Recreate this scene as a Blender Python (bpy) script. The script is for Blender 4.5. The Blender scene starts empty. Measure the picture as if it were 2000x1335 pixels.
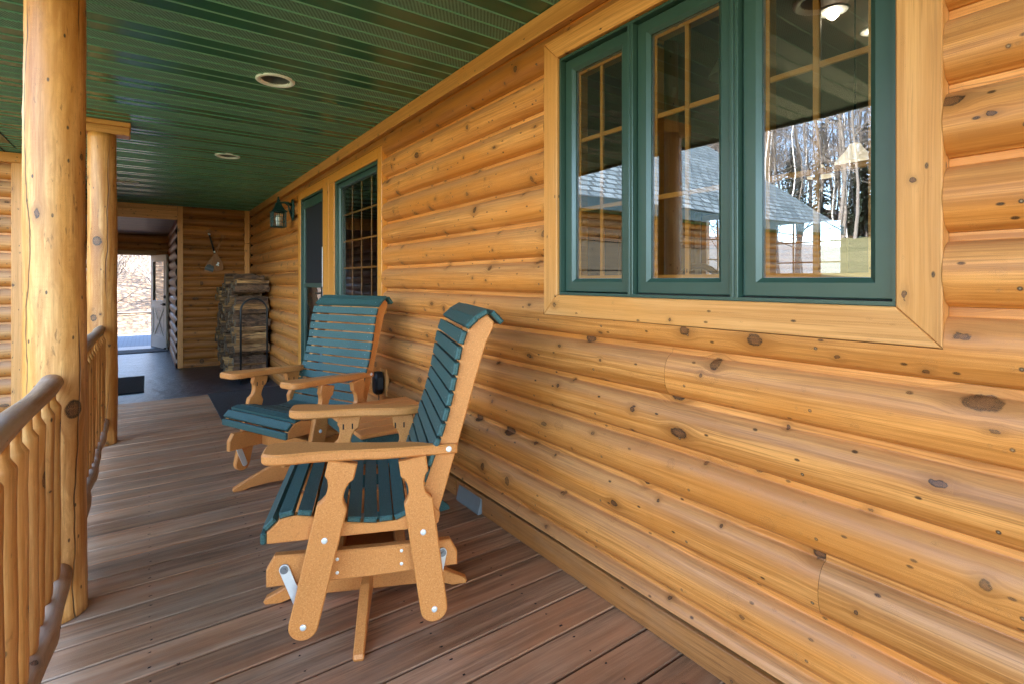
import bpy, math, random
from mathutils import Vector, Matrix
R = math.radians
random.seed(7)
scene = bpy.context.scene
col = scene.collection
WX = 1.485          # face of the trim on the house wall; the camera stands at x=0, y=0
CEIL = 2.5          # soffit height above the deck
PAT = -0.185        # patio level

# ------------------------------------------------------------------ node helpers
class G:
    def __init__(s, name):
        s.m = bpy.data.materials.new(name); s.m.use_nodes = True
        s.nt = s.m.node_tree; s.nt.nodes.clear()
        s.out = s.nt.nodes.new('ShaderNodeOutputMaterial')
    def n(s, t, **kw):
        nd = s.nt.nodes.new(t)
        for k, v in kw.items(): setattr(nd, k, v)
        return nd
    def put(s, sock, v):
        if isinstance(v, bpy.types.NodeSocket): s.nt.links.new(v, sock)
        elif v is not None:
            if sock.type == 'RGBA' and len(v) == 3: v = (*v, 1)
            sock.default_value = v
    def m_(s, op, a, b=None, c=None, clamp=False):
        nd = s.n('ShaderNodeMath', operation=op); nd.use_clamp = clamp
        for i, v in enumerate((a, b, c)):
            if v is not None: s.put(nd.inputs[i], v)
        return nd.outputs[0]
    def add(s, a, b): return s.m_('ADD', a, b)
    def sub(s, a, b): return s.m_('SUBTRACT', a, b)
    def mul(s, a, b): return s.m_('MULTIPLY', a, b)
    def rng(s, v, a, b, c=0., d=1., smooth=True):
        nd = s.n('ShaderNodeMapRange'); nd.interpolation_type = 'SMOOTHSTEP' if smooth else 'LINEAR'
        for i, x in enumerate((v, a, b, c, d)): s.put(nd.inputs[i], x)
        return nd.outputs[0]
    def xyz(s, x=0., y=0., z=0.):
        nd = s.n('ShaderNodeCombineXYZ')
        for i, v in enumerate((x, y, z)): s.put(nd.inputs[i], v)
        return nd.outputs[0]
    def sep(s, v):
        nd = s.n('ShaderNodeSeparateXYZ'); s.put(nd.inputs[0], v); return nd.outputs
    def noise(s, v, scale=1., detail=2., rough=.5, dist=0., dim='3D'):
        nd = s.n('ShaderNodeTexNoise', noise_dimensions=dim); s.put(nd.inputs['Vector'], v)
        nd.inputs['Scale'].default_value = scale; nd.inputs['Detail'].default_value = detail
        nd.inputs['Roughness'].default_value = rough; nd.inputs['Distortion'].default_value = dist
        return nd.outputs[0]
    def vor(s, v, scale=1., feature='F1', dim='3D'):
        nd = s.n('ShaderNodeTexVoronoi', feature=feature, voronoi_dimensions=dim); s.put(nd.inputs['Vector'], v)
        nd.inputs['Scale'].default_value = scale
        return nd
    def white(s, v, dim='1D'):
        nd = s.n('ShaderNodeTexWhiteNoise', noise_dimensions=dim)
        s.put(nd.inputs['W' if dim == '1D' else 'Vector'], v); return nd.outputs[0]
    def mix(s, f, a, b, blend='MIX'):
        nd = s.n('ShaderNodeMix', data_type='RGBA', blend_type=blend)
        s.put(nd.inputs[0], f); s.put(nd.inputs[6], a); s.put(nd.inputs[7], b); return nd.outputs[2]
    def attr(s, name):
        return s.n('ShaderNodeAttribute', attribute_name=name).outputs['Vector']
    def obj(s): return s.n('ShaderNodeTexCoord').outputs['Object']
    def bump(s, h, strength=.3, dist=.002):
        nd = s.n('ShaderNodeBump'); s.put(nd.inputs['Height'], h)
        nd.inputs['Strength'].default_value = strength; nd.inputs['Distance'].default_value = dist
        return nd.outputs[0]
    def pbr(s, colr, rough=.5, metal=0., normal=None, spec=.5, emit=None, es=0., coat=0., trans=0., sub=None):
        b = s.n('ShaderNodeBsdfPrincipled')
        s.put(b.inputs['Base Color'], colr); s.put(b.inputs['Roughness'], rough); s.put(b.inputs['Metallic'], metal)
        s.put(b.inputs['Specular IOR Level'], spec)
        if normal is not None: s.put(b.inputs['Normal'], normal)
        if emit is not None:
            s.put(b.inputs['Emission Color'], emit); b.inputs['Emission Strength'].default_value = es
        if coat: b.inputs['Coat Weight'].default_value = coat; b.inputs['Coat Roughness'].default_value = .15
        s.nt.links.new(b.outputs[0], s.out.inputs[0]); return b

def wood(name, light, dark, blotch=None, knot=(.06, .025, .010), rough=.45, R_=.02, ku=2.6, kv=6.5, thr=.55,
         grain=.5, nails=False, crack=False, tone=.18, weather_shade=0., fleck=0., grey=None, greyamt=0., bump=.25, fine=1., smallknots=True, spec=.5):
    g = G(name)
    u, v, sd = g.sep(g.attr('wc'))
    off = g.mul(g.white(sd), 37.)
    uo = g.add(u, off); vo = g.add(v, g.mul(off, .31))
    # knots placed one per voronoi cell, some cells empty, each with its own size
    kvn = g.vor(g.xyz(g.mul(uo, ku), g.mul(vo, kv)), dim='2D')
    px, py, _ = g.sep(kvn.outputs['Position'])
    cr, cg, cb = g.sep(kvn.outputs['Color'])
    du = g.m_('DIVIDE', g.sub(g.mul(uo, ku), px), ku); dv = g.m_('DIVIDE', g.sub(g.mul(vo, kv), py), kv)
    wob = g.mul(g.sub(g.noise(g.xyz(g.mul(uo, 75.), g.mul(vo, 75.), sd), 1., 2., .5), .5), .011)
    el = g.add(.42, g.mul(cb, .75))
    r = g.add(g.m_('SQRT', g.add(g.m_('POWER', g.mul(du, el), 2.), g.m_('POWER', dv, 2.))), wob)
    big = g.add(.26, g.mul(.9, g.m_('POWER', cg, 3.)))
    rad = g.mul(g.mul(g.rng(cr, thr, thr + .02), big), R_)
    inner = g.rng(r, g.mul(rad, .80), g.add(g.mul(rad, 1.0), .0004), 1., 0.)
    has = g.m_('GREATER_THAN', rad, .0005)
    inner = g.mul(inner, has)
    halo = g.mul(g.m_('EXPONENT', g.mul(g.m_('POWER', g.m_('DIVIDE', r, g.add(g.mul(rad, 2.2), .0005)), 2.), -1.)), g.mul(has, g.rng(kvn.outputs['Distance'], .22, .40, 1., 0.)))
    # grain, bent round the knots
    v2 = g.add(vo, g.mul(g.mul(dv, halo), -1.1))
    wav = g.mul(g.sub(g.noise(g.xyz(g.mul(uo, .9), g.mul(vo, 5.), sd), 1., 2.), .5), .035)
    v2 = g.add(v2, wav)
    g1 = g.noise(g.xyz(g.mul(uo, 1.6), g.mul(v2, 95. * fine), sd), 1., 3., .6)
    g2 = g.noise(g.xyz(g.mul(uo, .7), g.mul(v2, 26. * fine), g.add(sd, 4.)), 1., 2., .5)
    pores = g.noise(g.xyz(g.mul(uo, 9.), g.mul(v2, 420. * fine), sd), 1., 2., .6)
    gr = g.add(g.mul(g1, .45), g.add(g.mul(g2, .4), g.mul(pores, .15)))
    f = g.rng(gr, .5 - .125, .5 + .125)
    c = g.mix(g.mul(f, grain), light, dark)
    ln_ = g.rng(g.noise(g.xyz(g.mul(uo, 2.6), g.mul(v2, 170. * fine), g.add(sd, 7.)), 1., 4., .65), .51, .60)
    fl_ = g.rng(g.noise(g.xyz(g.mul(uo, 5.), g.mul(v2, 330. * fine), g.add(sd, 21.)), 1., 2., .6), .52, .58)
    lm_ = g.rng(g.noise(g.xyz(g.mul(uo, 1.1), g.mul(vo, 7.), g.add(sd, 23.)), 1., 2., .5), .35, .65, .35, 1.)
    c = g.mix(g.mul(g.mul(fl_, lm_), grain * .30), c, dark)
    c = g.mix(g.mul(g.mul(ln_, lm_), grain * .62), c, g.mix(.45, dark, (.05, .02, .008)))
    bl = g.rng(g.noise(g.xyz(g.mul(uo, .9), g.mul(vo, 4.5), g.add(sd, 9.)), 1., 3., .6), .42, .68)
    if blotch: c = g.mix(g.mul(bl, .7), c, blotch)
    if fleck:
        mo = g.rng(g.noise(g.xyz(g.mul(uo, 7.), g.mul(v2, 30.), g.add(sd, 12.)), 1., 4., .7, .8), .40, .64)
        c = g.mix(g.mul(mo, fleck * .55), c, dark)
        fk = g.rng(g.noise(g.xyz(g.mul(uo, 16.), g.mul(v2, 70.), g.add(sd, 15.)), 1., 3., .6, .5), .60, .70)
        pt = g.rng(g.noise(g.xyz(g.mul(uo, 3.), g.mul(v2, 9.), g.add(sd, 17.)), 1., 2., .5), .42, .62)
        c = g.mix(g.mul(g.mul(fk, pt), fleck), c, g.mix(.6, dark, (.05, .02, .008)))
    if grey:
        gg = g.rng(g.noise(g.xyz(g.mul(uo, 2.2), g.mul(vo, 9.), g.add(sd, 2.)), 1., 4., .65), .4, .7)
        if name == 'deck_board':
            po = g.obj(); st_ = g.noise(po, 2.6, 5., .65); f_ = g.add(.74, g.mul(st_, .52)); c = g.mix(1., c, g.xyz(f_, f_, f_), 'MULTIPLY')
            sx, sy, _z = g.sep(po); sc_ = g.noise(g.xyz(g.mul(sx, 9.), g.mul(sy, 60.), 0.), 1., 3., .7, 1.5); ms_ = g.rng(g.noise(po, 1.7, 2., .5), .5, .65)
            c = g.mix(g.mul(g.mul(g.rng(sc_, .60, .70), ms_), .3), c, (.46, .36, .27))
            gg = g.mul(g.add(gg, .25), g.rng(u, -.1, 1.35, 1.25, .25))
        c = g.mix(g.m_('MULTIPLY', gg, greyamt, clamp=True), c, grey)
    if weather_shade:  # upper band: weathering plus the round log's own shading, put into the colour
        wn = g.noise(g.xyz(g.mul(uo, 1.1), g.mul(vo, 60.), g.add(sd, 5.)), 1., 4., .7)
        wz = g.rng(g.add(v, g.mul(g.sub(wn, .5), .05)), .035, .10, 1., 0.)
        wz = g.mul(wz, g.rng(v, .017, .024))
        c = g.mix(g.mul(wz, weather_shade), c, (.36, .185, .098))
        amb = g.rng(g.add(v, g.mul(g.sub(wn, .5), .06)), .095, .15)
        c = g.mix(g.mul(amb, weather_shade * .8), c, (.40, .115, .010))  # amber lower edge: deck bounce light painted into each course
    t = g.add(1. - tone * .6, g.mul(g.white(g.add(sd, 3.3)), tone * 1.2))
    c = g.mix(1., c, g.xyz(t, t, t), 'MULTIPLY')
    c = g.mix(g.mul(halo, .55), c, g.mix(.5, dark, knot))
    rr = g.m_('DIVIDE', r, g.add(rad, .0003))
    kc = g.mix(g.rng(rr, .35, .85), g.mix(.75, knot, (.15, .055, .022)), g.mix(.8, knot, (.010, .006, .004)))
    c = g.mix(g.mul(inner, .97), c, kc)
    hgt = g.add(g.mul(gr, .6), g.mul(inner, -.25))
    if smallknots:
        k2 = g.vor(g.xyz(g.mul(uo, 6.5), g.mul(vo, 11.), sd), dim='2D')
        p2x, p2y, _ = g.sep(k2.outputs['Position']); c2r, c2g, c2b = g.sep(k2.outputs['Color'])
        d2 = g.m_('SQRT', g.add(g.m_('POWER', g.mul(g.sub(g.mul(uo, 6.5), p2x), .10), 2.), g.m_('POWER', g.mul(g.sub(g.mul(vo, 11.), p2y), .12), 2.)))
        pin = g.mul(g.rng(d2, .003, .0065, 1., 0.), g.m_('GREATER_THAN', c2r, .52))
        c = g.mix(g.mul(pin, .92), c, (.03, .013, .006))
    if nails:
        um = g.m_('PINGPONG', g.add(g.add(u, 400.), g.mul(g.white(sd), .06)), .203)
        dn = g.m_('SQRT', g.add(g.m_('POWER', um, 2.), g.m_('POWER', g.sub(v, g.add(.118, g.mul(g.white(g.add(sd, 8.)), .018))), 2.)))
        nl = g.rng(dn, .0035, .0062, 1., 0.)
        c = g.mix(g.mul(nl, .92), c, (.035, .02, .012)); c = g.mix(g.rng(dn, .001, .0028, 1., 0.), c, (.26, .19, .13))
    if crack:
        cw = g.add(v, g.add(g.mul(g.sub(g.noise(g.xyz(g.mul(u, 1.3), 0., sd), 1., 3.), .5), .16), g.mul(sd, .37)))
        cd = g.m_('PINGPONG', g.add(cw, 10.), .085)
        pres = g.rng(g.noise(g.xyz(g.mul(u, .8), g.mul(v, 3.), g.add(sd, 6.)), 1., 1.), .40, .5)
        ck = g.mul(g.rng(cd, .0010, .0036, 1., 0.), pres)
        c = g.mix(g.mul(ck, .85), c, (.05, .022, .01))
        hgt = g.add(hgt, g.mul(ck, -1.5))
    b = g.pbr(c, g.add(rough - .08, g.mul(gr, .18)), normal=g.bump(hgt, bump, .0025), spec=spec)
    return g.m

def plain(name, c, rough=.5, metal=0., var=.12, scale=30., bump=0., spec=.5, coat=0.):
    g = G(name); p = g.obj()
    n = g.noise(p, scale, 4., .6)
    f = g.add(1. - var, g.mul(n, 2 * var))
    cc = g.mix(1., c, g.xyz(f, f, f), 'MULTIPLY')
    g.pbr(cc, g.add(rough - .06, g.mul(n, .12)), metal, g.bump(n, bump, .002) if bump else None, spec, coat=coat)
    return g.m

def poly(name, base, lite, dk, rough=.42, amt=1.):
    """recycled plastic lumber: fine speckle"""
    g = G(name); p = g.obj()
    a = g.noise(p, 330., 2., .6); b = g.noise(p, 150., 2., .5); l = g.noise(p, 5., 2., .5)
    c = g.mix(g.mul(g.rng(a, .52, .68), .55 * amt), base, lite)
    c = g.mix(g.mul(g.rng(b, .52, .7), .45 * amt), c, dk)
    f = g.add(.92, g.mul(l, .16)); c = g.mix(1., c, g.xyz(f, f, f), 'MULTIPLY')
    g.pbr(c, g.add(rough, g.mul(a, .12)), normal=g.bump(a, .25, .0012), spec=.36); return g.m

MAT = {}
def mats():
    M = MAT
    M['log'] = wood('stained_log', (.75, .308, .080), (.31, .090, .013), (.58, .175, .022), nails=True, R_=.022, thr=.04, ku=3.4, kv=7.5, tone=.34, rough=.38, bump=.6, grain=.85, weather_shade=.36, fleck=.22, spec=.38)
    M['log_faded'] = wood('faded_log', (.64, .30, .105), (.34, .12, .028), (.52, .19, .04), nails=True, R_=.026, thr=.35, ku=2.3, tone=.25, rough=.5, bump=.6, grain=.8, weather_shade=.75, spec=.3)
    M['log_shaded'] = wood('shade_toned_log', (.44, .165, .036), (.19, .055, .010), (.36, .11, .014), R_=.034, thr=.2, ku=2.0, tone=.35, rough=.45, bump=.6, grain=.85, spec=.25)  # base colour darkened for the end wall: far-end shade painted in
    M['trim'] = wood('stained_trim', (.78, .36, .118), (.47, .165, .034), (.66, .25, .05), R_=.016, ku=3., kv=9., thr=.45, tone=.14, rough=.40, grain=.7, spec=.35)
    M['baseboard'] = wood('scuffed_baseboard', (.42, .165, .048), (.18, .06, .014), (.36, .12, .024), R_=.018, ku=3., kv=9., thr=.4, tone=.2, rough=.45, grain=.85, grey=(.30, .18, .10), greyamt=.3, fleck=.3, spec=.3)
    M['trim_amber'] = wood('amber_trim', (.70, .28, .045), (.46, .145, .016), (.62, .22, .026), R_=.012, ku=3., kv=9., thr=.6, tone=.08, rough=.36, grain=.5)
    M['post'] = wood('peeled_log', (.82, .43, .150), (.40, .13, .022), (.68, .275, .055), R_=.030, ku=2.2, kv=6., thr=.30, tone=.06, rough=.42, crack=True, grain=1., bump=.8, fine=.36, fleck=.75, spec=.35)
    M['rail'] = wood('worn_rail', (.62, .37, .20), (.26, .13, .065), (.60, .30, .12), R_=.012, ku=3., kv=9., thr=.7, tone=.05, rough=.5, grain=.9, grey=(.57, .48, .39), greyamt=.7, fine=.5, fleck=.5)
    M['baluster'] = wood('peeled_baluster', (.86, .46, .165), (.46, .165, .032), (.72, .31, .07), R_=.014, ku=4., kv=10., thr=.35, tone=.24, rough=.42, grain=.9, fine=.5, fleck=.6, spec=.35)
    M['deck'] = wood('deck_board', (.47, .235, .115), (.125, .048, .019), (.47, .175, .065), R_=.010, ku=1.2, kv=5., thr=.75, tone=.44, rough=.45, grain=.95,
                     grey=(.43, .31, .205), greyamt=.36, bump=.7, fine=.36, smallknots=False, spec=.3)
    M['dark_log'] = wood('dark_board', (.40, .22, .09), (.26, .12, .04), R_=.014, thr=.6, rough=.5)  # brown wood, darker than the trim
    M['tan'] = poly('tan_lumber', (.60, .212, .050), (.82, .38, .125), (.41, .125, .024))
    M['green_poly'] = poly('green_lumber', (.029, .072, .062), (.11, .19, .165), (.010, .028, .024), rough=.5, amt=1.)
    M['green_metal'] = None
    M['green'] = plain('green_frame', (.030, .063, .045), .36, var=.1, scale=7., coat=.1)
    M['steel'] = plain('galvanised_steel', (.80, .76, .69), .40, .45, .08, 60.)
    M['dark_steel'] = plain('dull_steel', (.30, .29, .28), .45, .9, .2, 60.)
    M['black'] = plain('black_iron', (.011, .011, .012), .42, .2, .2, 40.)
    M['black_plastic'] = plain('black_plastic', (.012, .012, .014), .38, 0., .1, 40.)
    M['white'] = plain('white_trim_ring', (.90, .92, .95), .4, var=.04)
    M['spacer'] = plain('pale_spacer', (.52, .53, .56), .4, var=.05)
    M['gap'] = plain('dark_gap', (.012, .007, .004), .9)
    M['baffle'] = plain('grey_baffle', (.09, .088, .085), .6)
    M['cream'] = plain('cream_paint', (.52, .49, .42), .45, var=.06, scale=5.)
    M['grey_vinyl'] = plain('grey_wedge', (.165, .168, .165), .5, var=.14, scale=25., bump=.15)
    M['lantern'] = plain('verdigris_iron', (.010, .040, .036), .45, .3, .35, 45., bump=.25)
    M['frost'] = plain('frosted_glass', (.70, .69, .66), .3, var=.04)
    M['navy'] = plain('navy_enamel', (.018, .026, .045), .3)
    M['birch'] = plain('birch_bark', (.62, .60, .56), .8, var=.5, scale=7.)
    M['bark'] = plain('grey_bark', (.20, .175, .15), .9, var=.4, scale=9.)
    M['twig'] = plain('pale_twig', (.21, .175, .145), .85, var=.3, scale=14.)
    M['fir'] = plain('fir_needles', (.030, .050, .028), .8, var=.5, scale=3.)
    M['room'] = plain('room_wood', (.20, .115, .06), .6, var=.3, scale=3.)
    M['cab'] = plain('cabinet_wood', (.55, .30, .10), .45, var=.2, scale=4.)
    M['curtain'] = plain('pale_curtain', (.5, .42, .32), .8, var=.15)

    # ---- green steel soffit: plain strips and perforated strips
    for nm, perf in (('soffit_plain', False), ('soffit_vented', True)):
        g = G(nm); p = g.obj(); x, y, z = g.sep(p)
        wv = g.noise(g.xyz(g.mul(x, 1.5), g.mul(y, 5.), 0.), 1., 3., .5)
        base = (.028, .112, .062)
        if perf:
            a = g.m_('SINE', g.mul(g.add(x, g.mul(y, .5)), 2 * math.pi / .0185))
            b = g.m_('SINE', g.mul(y, 2 * math.pi / .0165))
            d = g.rng(g.mul(a, b), .05, .45)
            c = g.mix(d, (.15, .30, .215), (.012, .052, .032))  # lighter than the plain strips: louver reflections put into the colour
            h = g.mul(d, -1.)
            g.pbr(c, .46, normal=g.bump(h, .55, .003), spec=.6)
        else:
            g.pbr(g.mix(wv, base, (.040, .145, .086)), g.add(.20, g.mul(wv, .07)), normal=g.bump(wv, .12, .01), spec=.6)
        M[nm] = g.m
    M['soffit_bead'] = plain('soffit_bead', (.13, .30, .205), .3, var=.05)  # pale mint ribs: the light they catch is painted into the colour

    # ---- window glass: thin, clear, with a double pane's mirror
    g = G('window_glass')
    fr = g.n('ShaderNodeFresnel'); fr.inputs['IOR'].default_value = 2.2
    tr = g.n('ShaderNodeBsdfTransparent'); tr.inputs[0].default_value = (.90, .93, .92, 1)
    gl = g.n('ShaderNodeBsdfGlossy'); gl.inputs['Roughness'].default_value = .0
    p = g.obj(); w = g.noise(p, 2.4, 1., .5)
    g.put(gl.inputs['Normal'], g.bump(w, .06, .02))
    mx = g.n('ShaderNodeMixShader'); g.put(mx.inputs[0], g.m_('MULTIPLY', fr.outputs[0], 1.35, clamp=True))
    g.nt.links.new(tr.outputs[0], mx.inputs[1]); g.nt.links.new(gl.outputs[0], mx.inputs[2])
    g.nt.links.new(mx.outputs[0], g.out.inputs[0]); M['glass'] = g.m

    g = G('dimming_glass'); tr = g.n('ShaderNodeBsdfTransparent'); tr.inputs[0].default_value = (.17, .20, .24, 1); g.nt.links.new(tr.outputs[0], g.out.inputs[0]); M['dimming'] = g.m  # tint added to dim the bright view through the back windows

    # ---- insect screen
    g = G('screen_mesh'); g.pbr((.012, .012, .014), .6); M['screen'] = g.m

    # ---- sealed stamped concrete
    g = G('stamped_concrete'); p = g.obj(); x, y, z = g.sep(p)
    n1 = g.noise(p, 2.3, 5., .6); n2 = g.noise(p, 26., 5., .7, .6); n3 = g.noise(g.xyz(g.mul(x, 8.), g.mul(y, 22.), 0.), 1., 4., .65)
    c = g.mix(g.rng(n1, .3, .7), (.066, .070, .082), (.034, .036, .045))
    c = g.mix(g.mul(g.rng(n2, .42, .68), .5), c, (.095, .10, .115)); c = g.mix(g.mul(g.rng(n3, .5, .7), .5), c, (.022, .023, .028))
    j = g.m_('PINGPONG', g.add(g.add(y, 20.), g.mul(x, .02)), 1.68)
    jm = g.rng(j, .006, .016, 1., 0.); c = g.mix(jm, c, (.03, .03, .036))
    h = g.add(g.mul(n2, .5), g.add(g.mul(n3, .6), g.mul(jm, -1.)))
    g.pbr(c, g.add(.18, g.mul(n2, .34)), normal=g.bump(g.add(h, g.mul(g.noise(p, 6., 3., .5, .5), 1.5)), .6, .012)); M['patio'] = g.m

    # ---- pavers outside the back door
    g = G('grey_pavers'); p = g.obj()
    bt = g.n('ShaderNodeTexBrick'); g.put(bt.inputs['Vector'], p); bt.inputs['Scale'].default_value = 3.2
    bt.inputs['Color1'].default_value = (.105, .115, .135, 1); bt.inputs['Color2'].default_value = (.075, .08, .10, 1)
    bt.inputs['Mortar'].default_value = (.03, .03, .035, 1); bt.inputs['Mortar Size'].default_value = .03
    n = g.noise(p, 40., 3., .6)
    g.pbr(g.mix(g.mul(n, .35), bt.outputs[0], (.15, .155, .17)), .7, normal=g.bump(n, .3, .004)); M['pavers'] = g.m

    # ---- terrain: lawn, and leaf litter under the trees
    g = G('terrain'); p = g.obj(); x, y, z = g.sep(p)
    n1 = g.noise(p, .35, 4., .6); n2 = g.noise(p, 7., 4., .7); st = g.noise(g.xyz(g.mul(x, 1.6), g.mul(y, .5), 0.), 1., 3., .6)
    gr = g.mix(g.rng(g.add(g.mul(n1, .4), g.mul(st, .6)), .35, .65), (.115, .115, .042), (.22, .19, .085))
    gr = g.mix(g.mul(n2, .5), gr, (.24, .215, .11)); gr = g.mix(g.mul(g.rng(g.noise(g.xyz(g.mul(x, .9), g.mul(y, .16), 3.), 1., 3., .6), .48, .62), .35), gr, (.07, .075, .03)); gr = g.mix(g.mul(g.noise(p, 60., 3., .7), .5), gr, (.075, .08, .026))  # dark stretched streaks are tree shade painted into the grass
    v = g.vor(p, 7.5); cr, cg, cb = g.sep(v.outputs['Color'])
    lf = g.mix(cr, (.15, .092, .045), (.062, .030, .013)); lf = g.mix(g.mul(g.rng(cg, .7, 1.), .7), lf, (.29, .21, .13))
    lf = g.mix(g.rng(v.outputs['Distance'], .35, .7), lf, (.035, .022, .012))
    lm = g.m_('MAXIMUM', g.rng(g.add(y, g.mul(n1, 2.)), 15.5, 16.5), g.rng(g.add(g.mul(x, -1.), g.mul(n1, 4.)), 25., 28.))
    g.pbr(g.mix(lm, gr, lf), .9, normal=g.bump(g.add(n2, v.outputs['Distance']), .6, .06)); M['terrain'] = g.m

    # ---- roof shingles
    g = G('green_grey_shingles'); x, y, z = g.sep(g.attr('wc'))
    bt = g.n('ShaderNodeTexBrick'); g.put(bt.inputs['Vector'], g.xyz(x, y, 0.)); bt.inputs['Scale'].default_value = 1.
    bt.inputs['Brick Width'].default_value = .32; bt.inputs['Row Height'].default_value = .21; bt.inputs['Mortar Size'].default_value = .03
    bt.inputs['Color1'].default_value = (.26, .31, .315, 1); bt.inputs['Color2'].default_value = (.10, .135, .14, 1); bt.inputs['Mortar'].default_value = (.02, .026, .027, 1)
    n = g.noise(g.xyz(x, y, 0.), 30., 3., .7)
    g.pbr(g.mix(g.mul(n, .4), bt.outputs[0], (.20, .25, .25)), .75, normal=g.bump(g.add(n, g.mul(bt.outputs['Fac'], -2.)), .5, .01)); M['shingle'] = g.m

    # ---- woven mats
    for nm, c1, c2 in (('rug_weave', (.032, .026, .024), (.011, .009, .009)), ('rubber_mat', (.008, .008, .008), (.004, .004, .004))):
        g = G(nm); x, y, z = g.sep(g.obj())
        w1 = g.m_('SINE', g.mul(x, 520.)); w2 = g.m_('SINE', g.mul(y, 300.)); n = g.noise(g.obj(), 35., 3., .6)
        f = g.rng(g.add(g.mul(w1, w2), g.mul(n, 1.2)), -.2, 1.2)
        g.pbr(g.mix(f, c2, c1), .85, normal=g.bump(f, .5, .003)); M[nm] = g.m

    # ---- firewood
    g = G('firewood_split'); u, v, sd = g.sep(g.attr('wc'))
    a = g.noise(g.xyz(g.mul(u, 4.), g.mul(v, 120.), sd), 1., 4., .65); b = g.noise(g.xyz(g.mul(u, 3.), g.mul(v, 18.), sd), 1., 3., .6)
    t = g.white(sd)
    c = g.mix(g.rng(a, .35, .65), g.mix(t, (.56, .27, .085), (.27, .125, .045)), (.05, .02, .007)); c = g.mix(g.mul(g.rng(b, .45, .7), .6), c, (.58, .31, .11))
    g.pbr(c, .85, normal=g.bump(g.add(a, b), .8, .008)); M['split'] = g.m
    g = G('firewood_bark'); u, v, sd = g.sep(g.attr('wc'))
    a = g.vor(g.xyz(g.mul(u, 26.), g.mul(v, 55.), sd)).outputs[0]; b = g.noise(g.xyz(g.mul(u, 9.), g.mul(v, 40.), sd), 1., 4., .7)
    c = g.mix(g.rng(b, .35, .7), (.050, .024, .012), (.21, .105, .05))
    g.pbr(c, .9, normal=g.bump(g.add(a, b), 1., .012)); M['firebark'] = g.m
    g = G('firewood_end'); u, v, sd = g.sep(g.attr('wc'))
    a = g.noise(g.xyz(g.mul(u, 60.), g.mul(v, 60.), sd), 1., 4., .7); t = g.white(sd)
    c = g.mix(g.rng(a, .35, .7), g.mix(t, (.36, .23, .125), (.16, .10, .055)), (.03, .021, .015))
    g.pbr(c, .9, normal=g.bump(a, .7, .006)); M['fireend'] = g.m

    # ---- lamps that are lit indoors
    for nm, c, e in (('lit_shade', (1., .80, .52), .035), ('lit_bulb', (1., .82, .55), 1.2)):
        g = G(nm); g.pbr((.8, .75, .65), .4, emit=c, es=e); M[nm] = g.m
mats()

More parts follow.
